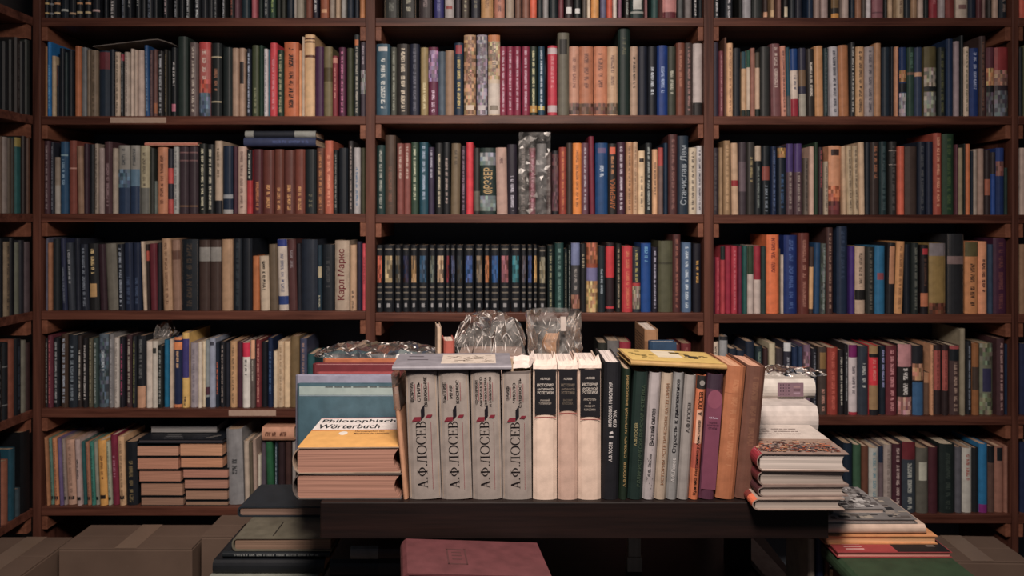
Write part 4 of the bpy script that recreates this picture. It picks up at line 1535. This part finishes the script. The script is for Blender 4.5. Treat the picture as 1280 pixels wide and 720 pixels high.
# a torn piece of wrapper on the last grey volume
sh = thing('paper_scrap', 'torn cream wrapper scrap on the fourth grey volume beside the flat grey paperback', 'paper', (X(654, 1.36), 1.36, Zp(463, 1.31)+.001))
vs, fs = [], []
r_ = random.Random(9)
for j in range(5):
    for i in range(6): vs.append((-.017+.034*i/5+r_.uniform(-.002, .002), -.045+.09*j/4+r_.uniform(-.003, .003), r_.uniform(.001, .005)+(.012 if i == 5 else 0)+(.004 if j == 4 else 0)))
for j in range(4):
    for i in range(5): a = j*6+i; fs.append((a, a+1, a+7, a+6))
e = mesh_obj('sheet', vs, fs, ink('e6cfc0', .8), sh); e.modifiers.new('thickness', 'SOLIDIFY').thickness = .0004

# --- two thick dictionaries lying at the left end, the lean book and the facing books behind
G_L = 'books at the table end beside the grey volumes'
zb = [ZT+.0005, ZT+.0428, ZT+.0862]
for i, lab in ((0, 'thick dictionary lying at the bottom of the pair, page edges to the front'), (1, 'thick yellow and white dictionary lying on top of the pair')):
    y0 = 1.312; y1 = 1.505
    o = bookbox('HEAD', X(368.5+(1.5 if i == 0 else 0), 1.312), X(498.5+(3 if i == 0 else 0), 1.312), y0, y1, zb[i], zb[i+1]-.0006, 'a88c74' if i else '6a5c54', '', lab, G_L, yaw=math.radians(1.5 if i else 0), F=FF, bulge=.006, t=.0016, page='b88068', over=.0022, hollow=.010)
    w, h, dep = o['wh']
    if i:
        # the upper cover: local -x face; z runs from the far head (0) to the near edge (h); y from the spine (0) to the fore-edge
        def cov(name, y0, y1, z0, z1, col, dx=.0003): return panel(o, name, (-w/2-dx+.0002, y1*dep, z0*h), (0, (y0-y1)*dep, 0), (0, 0, (z1-z0)*h), col, .0002)
        cov('cover_print', .012, .995, .005, .995, 'e8a448'); cov('cover_print', .012, .995, .005, .44, 'ead8cc', .0004); cov('cover_print', .012, .995, .44, .465, 'b8483c', .0005)
        cov('cover_print', .01, .995, .0, .03, 'b8483c', .0005)
        for s, z0, z1, y0, y1 in (('Philosophisches', .07, .215, .05, .97), ('Wörterbuch', .25, .40, .05, .70)):
            lettering(o, s, '141216', (-w/2-.0009, y0*dep, z1*h), (0, (y1-y0)*dep, 0), (0, 0, (z0-z1)*h))
        for q in range(2): lettering(o, ('Herausgegeben von', 'Mitarbeitern der Universität')[q], '7a4a24', (-w/2-.0009, .47*dep, (.53+.07*q)*h), (0, (.30+.06*q)*dep, 0), (0, 0, -.05*h))
        poly_panel(o, 'publisher_mark', [(-w/2-.0005, (.36+.045*math.cos(-a*math.pi/6))*dep, (.56+.06*math.sin(-a*math.pi/6))*h) for a in range(12)], 'f0dcc8', .0003)
# lean book in its clear sleeve
o = lean_book(503.8, 510.6, 491, 497.8, 484, 'c88c64', 'b:.0-.06:d8b09a', 'thin tan book in a clear sleeve leaning on the grey volumes', dep=.15, group=G_L, page='d8a888', bulge=.001)
w, h, dep = o['wh']
v, f = box_v(-w/2-.0009, w/2+.0009, -.0022, dep*.6, h*.80, h+.022)
sl = mesh_obj('clear_sleeve', v, [q for q in f if q != f[5]], SLEEVE, o); sl['label'] = 'clear plastic sleeve'
FAC = [  # px0 px1(at its depth) y top, depth, thickness, colour, feats, label
 (371.5, 497, 480, 1.512, .012, '45646e', 'slate teal hardback facing front, first of the upright row behind the dictionaries', 'b4b8b4'),
 (369.5, 497, 470, 1.535, .020, '9a94a4', 'pale lilac book standing behind the slate teal one', 'c8c0c4'),
 (396, 500, 466, 1.60, .014, 'b04c4c', 'bright red book standing behind the lilac one', 'd09088'),
 (391, 505, 456, 1.63, .026, '7c2c32', 'dark red book standing behind the bright red one', 'd0908a'),
 (404, 510, 449.5, 1.69, .022, 'd8784a', 'orange book standing behind the dark red one', 'e0a070'),
 (412, 515, 443.5, 1.745, .016, '24303c', 'navy book standing behind the orange one', '9a5a5a'),
 (402, 520, 438.5, 1.79, .020, '2e5a60', 'dark teal book, rearmost of the upright row beneath the clear film', '7a9a98')]
for a, b_, yt, d, th, col, lab, pg in FAC:
    o = bookbox('FACE', X(a, d), X(b_, d), d, d+th, ZT+.0004, Zp(yt, d), col, '', lab, 'books standing face out behind the dictionaries', F=FF, page=pg, t=.0018)
    w, h, dep = o['wh']
    if col == '45646e':
        panel(o, 'cover_band', (w/2, .004, h*.86), (0, dep*.96, 0), (0, 0, h*.11), '9aa8a0', .0004)
        panel(o, 'cover_rule', (w/2, .004, h*.845), (0, dep*.96, 0), (0, 0, h*.01), '8a9aa0', .0006)
        lettering(o, 'WÖRTERBUCH DER PHILOSOPHIE' if False else '— — — —— — ——', '2a2a30', (w/2+.0006, dep*.28, h*.955), (0, dep*.68, 0), (0, 0, h*.012))
    if col == 'b04c4c':
        panel(o, 'cover_spot', (w/2, dep*.42, h*.93), (0, dep*.1, 0), (0, 0, h*.03), 'e8c0b4', .0004)

# --- behind the row: film, bags and a few odd books
CREASE_GLINT = plastic_mat('white_crease_glint', .75, (.95, .9, .86))  # white ribbons along the creases, also standing in for streak highlights on the film
def crumple(name, label, cat, loc, fn, nx, ny, amp, seed, mats=(FILM, CREASE_GLINT), crease_glint=.4, wide=.0008):
    """Clear film broken into flat facets that meet in pale creases, whitened to paint in streak highlights."""
    from mathutils import noise
    o = thing(name, label, cat, loc); r = random.Random(seed)
    vs, fs, mi = [], [], []
    for j in range(ny+1):
        for i in range(nx+1):
            ju = r.uniform(-.38, .38)/nx if 0 < i < nx else 0; jv = r.uniform(-.38, .38)/ny if 0 < j < ny else 0
            u, v = i/nx+ju, j/ny+jv
            p, n = fn(u, v)
            q = Vector((u*5+seed, v*5, seed*.7))
            p = p+n*(amp*(r.uniform(-.5, .5)+1.1*noise.noise(q)))+Vector((r.uniform(-1, 1), r.uniform(-1, 1), 0))*amp*.25
            vs.append(p)
    ed = []
    for j in range(ny):
        for i in range(nx):
            a = j*(nx+1)+i; b = a+1; c = a+nx+2; d = a+nx+1
            if r.random() < .5: fs += [(a, b, c), (a, c, d)]; ed.append((a, c))
            else: fs += [(a, b, d), (b, c, d)]; ed.append((b, d))
            ed += [(a, b), (a, d)]
    mi = [0]*len(fs)
    for a, b in ed:
        if r.random() > crease_glint: continue
        pa, pb = vs[a], vs[b]; dirn = (pb-pa)
        if dirn.length < 1e-4: continue
        sd = dirn.cross(Vector((r.uniform(-.3, .3), -1, r.uniform(-.2, .5)))).normalized()*wide*r.uniform(.3, 1.2)
        up = Vector((0, -.0006, .0004)); t0, t1 = sorted((r.uniform(-.05, .4), r.uniform(.6, 1.05)))
        o_ = len(vs); m0, m1 = pa+dirn*t0+up, pa+dirn*t1+up; mm = (m0+m1)/2
        vs += [m0, mm-sd, m1, mm+sd]; fs.append((o_, o_+1, o_+2, o_+3)); mi.append(1)
    me = bpy.data.meshes.new('crumpled_film'); me.from_pydata([tuple(v) for v in vs], [], fs)
    for mt in mats: me.materials.append(mt)
    me.polygons.foreach_set('material_index', mi); me.update()
    link(bpy.data.objects.new('crumpled_film', me), o)
    return o
def film(name, label, cx, cy, z0, rx, ry, hz, seed, nx=16, ny=10, amp=.012, cat='plastic bag', crease_glint=.4, wide=.0008, pw=.38):
    """A heap of it: a dome flattened on top."""
    def fn(u, v):
        a, t = -1+2*v, math.pi*u                 # v runs along the heap, u over it from front to back
        k = 1-.75*abs(a)**4
        sy, sz = -math.copysign(abs(math.cos(t))**.7, math.cos(t)), max(0, math.sin(t))**.62
        n = Vector((a*.4, sy*.8, .15+sz))
        return Vector((a*rx, sy*ry*(.55+.45*k), max(.0012, hz*sz*k))), n.normalized()*min(1, .2+sz)
    return crumple(name, label, cat, (cx, cy, z0), fn, ny, nx, amp, seed, crease_glint=crease_glint, wide=wide)
film('plastic_bag', 'flat crumpled clear film lying over the rearmost red and teal books', X(470, 1.72), 1.735, Zp(438.5, 1.79)+.0045, .125, .075, .018, 3.3, 22, 9, .006, crease_glint=.3, wide=.0012)
G_B = 'odd books behind the display row'
zs_ = [ZT+.0004, ZT+.055, ZT+.108, H-.303]
labs = ['thick lying book at the bottom of the stack under the shiny bag', 'lying book in the middle of the stack under the shiny bag', 'pale pinkish book on the stack under the shiny bag']
for i in range(3):
    bookbox('SPINE', X(566+3*i, 1.74), X(655-i, 1.74), 1.735+.004*i, 1.735+.15, zs_[i], zs_[i+1]-.0004, ('8a7060', '9a8070', 'b89684')[i], ('', '', 't:5a463c:.74-.98 b:.74-.75:6a5a50')[i], labs[i], G_B, F=FF, page='d8b8a4', t=.002)
film('plastic_bag', 'big shiny crumpled clear bag on the lying books behind the grey volumes', -.050, 1.81, H-.303+.001, .078, .07, .088, 11.7, 13, 11, .015, crease_glint=.5, wide=.0015)
o = bookbox('UP', X(682, 1.70), X(700, 1.70), 1.70, 1.86, ZT+.0004, Zp(428, 1.70), 'd89a62', 'b:.0-.05:c8884e', 'upright orange tan book inside a clear bag behind the cream volumes', G_B, yaw=math.radians(-6), F=FF, page='d89c6c', bulge=.001)
# the standing clear bag round it
hb = Zp(394, 1.74)-ZT
def tube(u, v):
    a = 2*math.pi*u-math.pi/2; ex, ey = .046+.014*v, .098
    r1 = (abs(math.cos(a))**2.6+abs(math.sin(a))**2.6)**(-1/2.6)
    return Vector((ex*r1*math.cos(a), ey*r1*math.sin(a), v*hb)), Vector((math.cos(a), math.sin(a)*.8, 0))*(.15+v)
bg = crumple('plastic_bag', 'tall clear bag standing open round the orange tan book', 'plastic bag', (.0935, 1.785, ZT+.0004), tube, 30, 14, .009, 4.2, crease_glint=.2, wide=.0010)
panel(bg, 'bag_strip', (.008, -.113, hb*.90), (.011, 0, 0), (0, 0, hb*.12), 'cdb8a8', .0005)
o = bookbox('UP', X(806, 1.76), X(823, 1.76), 1.76, 1.90, ZT+.0004, Zp(412, 1.76), 'a8764c', 'b:.12-.2:8a5c38', 'upright tan book with a patterned side behind the flat yellow paperback', G_B, F=FF, page='e0c8b4', bulge=.001)
w, h, dep = o['wh']
for q in range(16):
    panel(o, 'cover_stripe', (-w/2, dep*.97, h*(.45+.031*q)), (0, -dep*.8, 0), (0, 0, h*.011), '5c4028', .0003)
o = bookbox('FACE', X(813, 1.72), X(845, 1.72), 1.715, 1.745, ZT+.0004, Zp(427, 1.72), '2c4660', '', 'blue book standing against the patterned tan book', G_B, F=FF, page='e0d0c0')
o = bookbox('UP', X(551.5, 1.65), X(565, 1.65), 1.65, 1.73, ZT+.0004, Zp(426, 1.65), 'c05a48', '', 'small red book standing behind the flat grey paperback', G_B, F=FF, page='e8c8b0', yaw=math.radians(8))
o = bookbox('UP', X(543, 1.66), X(548.5, 1.66), 1.655, 1.74, ZT+.0004, Zp(409, 1.66), 'd8b492', '', 'thin cream booklet standing beside the small red book', G_B, F=FF, page='e8c8b0', yaw=math.radians(8))

# --- the right end of the table: four heavy books in a stack and white ones behind
G_R = 'books stacked at the table end beside the brown hardback'
ST = [(943.5, 1056, 1.263, ZT+.0004, .0182, 'a88c7a', 'bottom book of the four, with an orange headed spine'),
      (949, 1060, 1.272, None, .0172, '8c7468', 'third book down in the stack of four with white page edges'),
      (950, 1061, 1.274, None, .0236, '94786a', 'second book down in the stack of four with white page edges'),
      (951, 1062, 1.270, None, .0290, '9a7c6c', 'top book of the four, a fiery landscape pictured on its cover')]
z = ZT+.0004
for i, (a, b_, d, _, th, col, lab) in enumerate(ST):
    o = bookbox('HEAD', X(a, d), X(b_, d), d, d+.175, z, z+th-.0004, col, ('b:.0-.3:a83038 b:.3-1:96968c', 'b:.0-.3:4a2428 b:.3-1:9a8888', 'b:.0-.25:6a2428 b:.25-1:b0907c', 'b:.0-.22:9a2030 b:.22-1:a8a89c')[i] if i else 'b:.0-.16:e0683c b:.16-.4:7a2c24 b:.4-1:a09080', lab, G_R, F=FF, t=.0016, page='b4a090' if i < 3 else 'd4c0b0', over=.0035, hollow=.006, bulge=.004, yaw=math.radians(-1.2 if i == 3 else (i % 2)*.8))
    z += th
    w, h, dep = o['wh']
    if i == 3:
        def cov(name, y0, y1, z0, z1, col, dx=.0003): return panel(o, name, (-w/2-dx+.0002, y1*dep, z0*h), (0, (y0-y1)*dep, 0), (0, 0, (z1-z0)*h), col, .0002)
        cov('cover_print', .005, .995, .0, .52, 'd0bcac'); cov('cover_print', .005, .995, .52, .66, '9a7a66')
        for s, q0, q1, z0, z1 in (('ИСТОРИЯ РИМСКОЙ', .12, .60, .12, .19), ('ИМПЕРИИ', .10, .42, .23, .30), ('И ЗАВОЕВАНИЙ', .50, .80, .23, .30)):
            pass
        r_ = random.Random(2)
        for q in range(420):                      # the painted flames, rocks and smoke of the cover
            y0, z0 = r_.uniform(.02, .90), r_.betavariate(2.6, 1.3)*.44+.52
            y1, z1 = min(.99, y0+r_.uniform(.012, .06)), min(.99, z0+r_.uniform(.006, .018))
            cov('cover_picture_patch', y0, y1, z0, z1, r_.choice(('c8602c', '8a3a24', '5a3028', '3a2a2c', 'd89a68', '6a5a5c', 'a04a2c', '4a2622', '5c4c4c', '30242a', '7a5a48')), .0004+q*.000004)
        for q in range(3):
            for k in range(2):
                z0 = .16+.09*q
                lettering(o, ('— — ——— — ——', '—— — — ——', '— ———— — —')[(q+k) % 3], '6a4c44', (-w/2-.0006, (.08+.36*k)*dep, (z0+.02)*h), (0, .30*dep, 0), (0, 0, -.02*h))
z = ZT+.0004
WH = [(930, 1024, 1.452, .070, 'c8b8aa', 'white book at the foot of the pale stack behind the picture cover'),
      (926, 1022, 1.452, .0498, 'cdbbae', 'thick white cloth book in the pale stack behind the picture cover'),
      (934, 1018.5, 1.512, .0366, 'cfc0b0', 'cream book with a purple picture panel, topmost of the pale stack')]
for i, (a, b_, d, th, col, lab) in enumerate(WH):
    o = bookbox('SPINE', X(a, d), X(b_, d), d, d+(.13 if i < 2 else .075), z, z+th-.0004, col, '', lab, 'pale books lying beside the brown hardback', F=FF, bulge=.005, page='d8c8ba', t=.003)
    if i == 2:
        o['bul'] = .005
        w, h, dep = o['wh']
        f0, f1 = (971-934)/84.5, (1003-934)/84.5
        # spine is curved: the panel follows its middle
        panel(o, 'picture_panel', (w*.36, -.0052, f0*h), (0, 0, (f1-f0)*h), (-w*.72, 0, 0), '806068', .0004, 'purple picture panel')
        for q in range(4):
            for k in range(4): panel(o, 'panel_dot', (w*(.26-.16*q), -.0056, (f0+.035+.04*k)*h), (0, 0, .014*h), (-w*.06, 0, 0), '3c2a34', .0003)
        for q in range(3): panel(o, 'panel_mark', (w*(.2-.15*q), -.0056, (f0+.23)*h), (0, 0, .1*h), (-w*(.06+.02*q), 0, 0), ('a0808a', '5a3c44', '9a7474')[q], .0003)
    z += th
film('plastic_bag', 'thin clear film lying on the cream book with the purple panel', X(990, 1.54), 1.552, z+.003, .064, .032, .010, 21.3, 16, 8, .006, wide=.0008)

ZW = ZROW['M', 2]
crumple('plastic_wrapper', 'dark shiny clear film hanging round thin books on the third shelf, middle bay', 'wrapper', (X(668, D), D-.0065, ZW+.001),
        lambda u, v: (Vector((X(668, D)*0+(-.046+.094*u), 0, v*(Zp(166, D)-ZW))), Vector((0, -1, 0))), 9, 20, .003, 8.8, crease_glint=.10, wide=.0009)
# --- lying books and scraps up on the shelves
ZL = ZROW
G_S = 'books lying on top of the shelved rows'
ZU = Zp(182.6, D)
bookbox('SPINE', X(305, D), X(395, D), D-.002, D+.13, ZU, Zp(172, D), '2a3048', 't:3a4468:.1-.6', 'navy book lying flat on the reddish leather set', G_S, F=.8)
bookbox('SPINE', X(306, D), X(394.5, D), D+.002, D+.12, Zp(172, D)+.0004, Zp(163.5, D), '1e2026', 'b:.0-.3:7a7870 b:.88-1:7a7870', 'black book with pale ends lying on the navy one', G_S, F=.8)
bookbox('SPINE', X(180.5, D), X(247, D), D+.001, D+.11, Zp(182.2, D), Zp(178.0, D), 'a05a48', '', 'thin salmon booklet lying on the books of the second row', G_S, F=.75, t=.0008, bulge=.0004)
bookbox('SPINE', X(329, D), X(369, D), D-.01, D+.12, Zp(549.5, D), Zp(533, D), 'b07a5c', 't:5a3424:.2-.9', 'tan book lying across the upright books of the bottom shelf', G_S, F=.9)
# two piles with their fore-edges to the front, on the bottom shelf
PA = [(171, 223, 557, 570.4), (171.2, 223, 571.6, 587), (173.5, 226, 588, 602.6), (175.6, 228.5, 603.6, 620), (176, 229.5, 621, 634.2)]
PB = [(224.6, 278, 554, 570.6), (225.5, 278.6, 571.6, 585), (228.4, 285, 586, 597.6), (230.2, 285, 599, 611.2), (231.6, 284.5, 612.6, 625), (231.8, 285, 626.2, 634.2)]
for nm_, pile, pc in (('left', PA, ['b07c60', 'b0765a', 'a87258', '9c7056', '8a6650']), ('right', PB, ['b8825e', 'b87c58', 'a8705a', 'a2705a', '987058', '8a6850'])):
    for k, (a, b_, y0, y1) in enumerate(pile):
        pos = {0: 'topmost', len(pile)-1: 'lowest'}.get(k, ORD[k+1]+' from the top')
        lab = ('black covered book, %s of the five-book pile beside the black spine' if nm_ == 'left' else 'black covered book, %s of the six-book pile beside the thick grey spine') % pos
        bookbox('FORE', X(a, D), X(b_, D), D, D+.135, max(Zp(y1, D), ZROW['L', 5])+.0004, Zp(y0, D), '17191b', '', lab, 'pile of black covered books on the bottom shelf', F=.85, page=pc[k], t=.0016, over=.0015, bulge=.002)
zt_ = Zp(553.6, D)
o = bookbox('FORE', X(173, D), X(279.5, D), D-.004, D+.13, zt_, zt_+.0125, '171a20', '', 'wide black book lying open-faced across both piles', G_S, F=.85, page='3a3436', t=.002)
w, h, dep = o['wh']
for q in range(3):
    for k in range(2):
        panel(o, 'cover_line', (w/2, dep*(.93-.12*q), h*(.28+.33*k)), (0, 0, h*(.24-.04*q)), (0, -dep*.035, 0), '8a8684' if k == 0 else '4a4a50', .0003)
for q in range(4): panel(o, 'cover_mark', (w/2, dep*(.9-.06*q), h*(.78+.03*q)), (0, 0, h*.05), (0, -dep*.04, 0), '9a9084', .0003)
bookbox('FORE', X(188, 2.455), X(272, 2.455), 2.452, 2.56, zt_+.0129, zt_+.036, '15171a', '', 'pale paged book lying on the wide black book', G_S, F=.9, page='a09890', t=.0014)
# bent booklet on the second row
bk = thing('booklet', 'thin pale booklet lying bent over the books of the second shelf', 'booklet', (X(165, D), D+.05, Zp(62, D)))
pts = [(116, 57.5), (140, 54.8), (165, 51.8), (186, 49.4), (197, 48.6), (206, 51), (215, 54)]
vs = []
for px, py in pts:
    for dz in (0, -.0022):
        for y in (-.05, .06): vs.append((X(px, D)-X(165, D), y, Zp(py, D)+dz-Zp(62, D)))
fs = []
for k in range(len(pts)-1):
    a = 4*k
    fs += [(a, a+4, a+5, a+1), (a+2, a+3, a+7, a+6), (a, a+2, a+6, a+4), (a+1, a+5, a+7, a+3)]
fs += [(0, 1, 3, 2), (len(vs)-4, len(vs)-2, len(vs)-1, len(vs)-3)]
mesh_obj('sheets', vs, fs, ink('8a7c70', .8), bk)
film('plastic_wrapper', 'scrap of crumpled clear film on the fifth shelf above white spines', X(201, D), D+.03, Zp(424, D)+.002, .028, .03, .040, 31.1, 9, 7, .016, cat='wrapper', wide=.0012)

# --- boxes and piles on the floor
def carton(x0, x1, y0, y1, z1, label, yaw=0, mat=CARD, z0=.0004, group='cardboard boxes on the floor'):
    xc, yc = (x0+x1)/2, (y0+y1)/2; a, b_ = (x1-x0)/2, (y1-y0)/2
    o = thing('cardboard_box', label, 'box', (xc, yc, z0), Matrix.Rotation(math.radians(yaw), 3, 'Z'), group)
    hh = z1-z0
    box('body', -a, a, -b_, b_, 0, hh-.005, mat, o, .003)
    box('flap', -a+.001, a-.001, -b_+.001, -.0012, hh-.0048, hh, mat, o, .001)
    box('flap', -a+.001, a-.001, .0012, b_-.001, hh-.0048, hh-.0004, mat, o, .001)
    box('tape', -.028, .028, -b_+.0005, b_-.0005, hh-.0002, hh+.0004, CARDIN, o)
    return o
carton(X(73, 2.1), X(240, 2.1), 2.10, 2.262, H-.868, 'large brown cardboard box under the left bay, its lid catching light')
carton(-1.405, X(75, 2.1)-.02, 1.95, 2.2, H-.878, 'brown cardboard box in the corner beneath the side bookcase', yaw=0)
carton(X(251, 2.1), X(380, 2.1), 2.10, 2.25, H-.836, 'brown cardboard box half hidden behind the olive book')
carton(X(1170, 2.06), X(1285, 2.06), 2.05, 2.215, H-.880, 'brown cardboard box on the floor under the right bay', yaw=-2)
G_P = 'books in the pile on the floor beside the table'
carton(-.608, -.40, 1.60, 1.85, H-.7504, 'cardboard box carrying the pile of books left of the table')
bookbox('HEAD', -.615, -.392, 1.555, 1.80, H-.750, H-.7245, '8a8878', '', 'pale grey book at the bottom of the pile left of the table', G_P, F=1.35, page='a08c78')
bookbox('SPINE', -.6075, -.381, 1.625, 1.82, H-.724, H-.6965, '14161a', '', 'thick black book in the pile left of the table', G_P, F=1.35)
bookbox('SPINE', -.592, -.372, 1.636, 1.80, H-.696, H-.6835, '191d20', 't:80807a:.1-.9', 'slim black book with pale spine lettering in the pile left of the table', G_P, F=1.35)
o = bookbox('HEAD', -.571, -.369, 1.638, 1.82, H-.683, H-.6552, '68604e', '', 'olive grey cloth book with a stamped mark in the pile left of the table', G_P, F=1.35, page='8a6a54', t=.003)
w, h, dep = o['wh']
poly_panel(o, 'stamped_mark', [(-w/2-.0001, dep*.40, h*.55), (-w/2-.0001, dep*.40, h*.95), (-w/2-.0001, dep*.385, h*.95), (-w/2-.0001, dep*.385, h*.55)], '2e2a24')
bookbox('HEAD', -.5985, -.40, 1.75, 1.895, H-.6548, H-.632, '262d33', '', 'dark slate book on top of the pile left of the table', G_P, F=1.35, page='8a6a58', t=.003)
# in front of the table
carton(-.15, .03, 1.165, 1.265, H-.558, 'cardboard box under the maroon book before the table')
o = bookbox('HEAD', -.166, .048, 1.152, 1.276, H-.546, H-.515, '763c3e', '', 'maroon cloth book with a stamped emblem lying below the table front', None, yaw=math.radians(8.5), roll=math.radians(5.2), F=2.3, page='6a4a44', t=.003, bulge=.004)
w, h, dep = o['wh']
for y0, y1, z0, z1 in ((.30, .44, .28, .31), (.30, .44, .70, .73), (.30, .312, .28, .73), (.428, .44, .28, .73), (.335, .405, .37, .40), (.335, .405, .46, .49), (.335, .405, .56, .59)):
    panel(o, 'stamped_emblem', (-w/2, dep*y1, z0*h), (0, (y0-y1)*dep, 0), (0, 0, (z1-z0)*h), '55302f', .0003)
# under the table
G_U = 'books on the shelf under the table'
bookbox('SPINE', X(404, 1.45), X(500, 1.45), 1.45, 1.58, H-.7098, H-.6536, '1a1a1c', '', 'thick black book lying under the table at its left end', G_U)
bookbox('SPINE', X(412, 1.45), X(500, 1.45), 1.452, 1.58, H-.653, H-.622, '17191c', 'b:.0-.3:2a2422', 'black book lying on the thick one under the table', G_U)
bookbox('SPINE', X(438, 1.45), X(501, 1.45), 1.452, 1.57, H-.6216, H-.597, '3a2824', 'b:.45-1:6a645c', 'brown and grey book lying on top under the table', G_U)
for a, b_, col, lab in ((1011, 1019.5, '8a7a68', 'beige upright book under the right end of the table'), (1021, 1030.5, '1a2440', 'navy upright book under the right end of the table'), (1032, 1038, '5a3a2a', 'brown upright book under the right end of the table')):
    bookbox('UP', X(a, 1.385), X(b_, 1.385), 1.385, 1.50, H-.7098, H-.556, col, '', lab, G_U)
# the pile of art books at the right
G_A = 'art books and magazines piled right of the table'
carton(.540, .700, 1.20, 1.35, H-.5836, 'cardboard box under the pile of art books right of the table')
o = bookbox('HEAD', .530, .713, 1.19, 1.365, H-.583, H-.5525, '2a3c26', '', 'green book at the bottom of the pile right of the table', G_A, page='6a6a58', F=1.4)
o = bookbox('FORE', .528, .7145, 1.298, 1.44, H-.552, H-.5430, '7a2a2a', '', 'thin red and black magazine on the green book right of the table', G_A, t=.0012, page='b87a6a')
w, h, dep = o['wh']
panel(o, 'cover_print', (w/2, dep*.99, h*.01), (0, 0, h*.52), (0, -dep*.98, 0), 'a03434', .0004)
panel(o, 'cover_print', (w/2, dep*.99, h*.53), (0, 0, h*.46), (0, -dep*.98, 0), '1c1a1c', .0004)
for q in range(4): panel(o, 'cover_line', (w/2+.0005, dep*(.93-.07*q), h*.10), (0, 0, h*.16), (0, -dep*.025, 0), 'd09a90', .0003)
for q in range(9):
    r_ = random.Random(q+5); panel(o, 'cover_mark', (w/2+.0005, dep*r_.uniform(.5, .95), h*r_.uniform(.55, .9)), (0, 0, h*.07), (0, -dep*.05, 0), r_.choice(('5a4a44', '6a5a50', '8a6a54')), .0003)
bookbox('FORE', .520, .7065, 1.328, 1.46, H-.5424, H-.5285, 'a86c3c', '', 'ochre edged book in the pile right of the table', G_A, t=.0016, page='c08a58')
bookbox('SPINE', .522, .690, 1.334, 1.46, H-.528, H-.5125, 'a08470', '', 'cream softcover with a rounded spine in the pile right of the table', G_A, page='a08a78')
o = bookbox('FORE', .523, .678, 1.338, 1.45, H-.5120, H-.5045, '5a5450', '', 'softcover with a dark pictured front in the pile right of the table', G_A, page='b0988a', t=.001)
w, h, dep = o['wh']
for q in range(110):
    r_ = random.Random(q+90); panel(o, 'cover_patch', (w/2+q*.000004, dep*r_.uniform(.12, .99), h*r_.uniform(.02, .9)), (0, 0, h*r_.uniform(.03, .1)), (0, -dep*r_.uniform(.03, .1), 0), r_.choice(('3a3634', '8a7c70', '5c524c', 'a0907e', '2a2a2c')), .0003)
o = bookbox('FORE', .545, .636, 1.362, 1.475, H-.5040, H-.4952, '6a6460', '', 'small art book with a grey pictured cover, topmost of the pile right of the table', G_A, page='9a8474', t=.001)
w, h, dep = o['wh']
for q in range(120):
    r_ = random.Random(q+190); panel(o, 'cover_patch', (w/2+q*.000004, dep*r_.uniform(.12, .99), h*r_.uniform(.02, .85)), (0, 0, h*r_.uniform(.05, .15)), (0, -dep*r_.uniform(.04, .12), 0), r_.choice(('2a2626', '9a928c', '5c5450', 'b8b0a8', '3a3636', '7a726c')), .0003)

# ============================================================ light, world, camera
def area(name, loc, target, size, power, col, sy=None, spread=180):
    l = bpy.data.lights.new(name, 'AREA'); l.energy = power; l.color = col; l.shape = 'RECTANGLE'; l.size = size; l.size_y = sy or size; l.spread = math.radians(spread)
    o = bpy.data.objects.new(name, l); COL.objects.link(o); o.location = loc
    o.rotation_euler = (Vector(target)-Vector(loc)).to_track_quat('-Z', 'Y').to_euler()
    return o
area('ceiling_lamp', (.05, .55, H+1.1), (.05, 2.0, H-.1), .5, 20, (1, .86, .76), .35)
sp = bpy.data.lights.new('table_spot_lamp', 'SPOT'); sp.energy = 150; sp.color = (1, .86, .77); sp.spot_size = math.radians(100); sp.spot_blend = 1; sp.shadow_soft_size = .16
so = bpy.data.objects.new('table_spot_lamp', sp); COL.objects.link(so); so.location = (0, .12, H+.95)
so.rotation_euler = (Vector((0, 1.4, H-.45))-so.location).to_track_quat('-Z', 'Y').to_euler()
w = bpy.data.worlds.new('dim_room'); scene.world = w; w.use_nodes = True
w.node_tree.nodes['Background'].inputs[0].default_value = (.55, .62, .8, 1); w.node_tree.nodes['Background'].inputs[1].default_value = .11
cam = bpy.data.cameras.new('camera'); co = bpy.data.objects.new('camera', cam); COL.objects.link(co)
co.location = (0, 0, H); co.rotation_euler = (math.pi/2, 0, 0)
cam.sensor_width = 36; cam.lens = 36*FPX/1280; cam.shift_y = -(360-HY)/1280
cam.clip_start = .05
cam.dof.use_dof = True; cam.dof.focus_distance = 1.34; cam.dof.aperture_fstop = 9
scene.camera = co
scene.view_settings.view_transform = 'Standard'; scene.view_settings.look = 'None'; scene.view_settings.gamma = 1
scene.view_settings.exposure = 0
scene.view_settings.use_curve_mapping = False

# ------------------------------------------------------------ print on one thing is one mesh per kind of print
MERGE = {'red_rule', 'emblem', 'speck', 'etched_stroke', 'cover_mark', 'cover_patch', 'cover_line', 'cover_stripe', 'stamped_emblem', 'panel_dot', 'panel_mark', 'ornament', 'cover_picture_patch', 'disc', 'cover_print'}
for root in [o for o in COL.objects if o.parent is None]:
    kinds = {}
    for ch in root.children:
        n_ = ch.name.split('.')[0]
        if n_ in MERGE and ch.type == 'MESH': kinds.setdefault(n_, []).append(ch)
    for n_, lst in kinds.items():
        if len(lst) < 2: continue
        V, Fc, mi, mats = [], [], [], []
        for ch in lst:
            me = ch.data; o = len(V); V += [tuple(v.co) for v in me.vertices]
            if me.materials[0] not in mats: mats.append(me.materials[0])
            k = mats.index(me.materials[0])
            for p in me.polygons: Fc.append(tuple(i+o for i in p.vertices)); mi.append(k)
            bpy.data.objects.remove(ch); bpy.data.meshes.remove(me)
        me = bpy.data.meshes.new(n_); me.from_pydata(V, [], Fc)
        for mt in mats: me.materials.append(mt)
        me.polygons.foreach_set('material_index', mi); me.update()
        link(bpy.data.objects.new(n_, me), root)
for o in COL.objects:
    if 'wh' in o: del o['wh']
    if 'bul' in o: del o['bul']
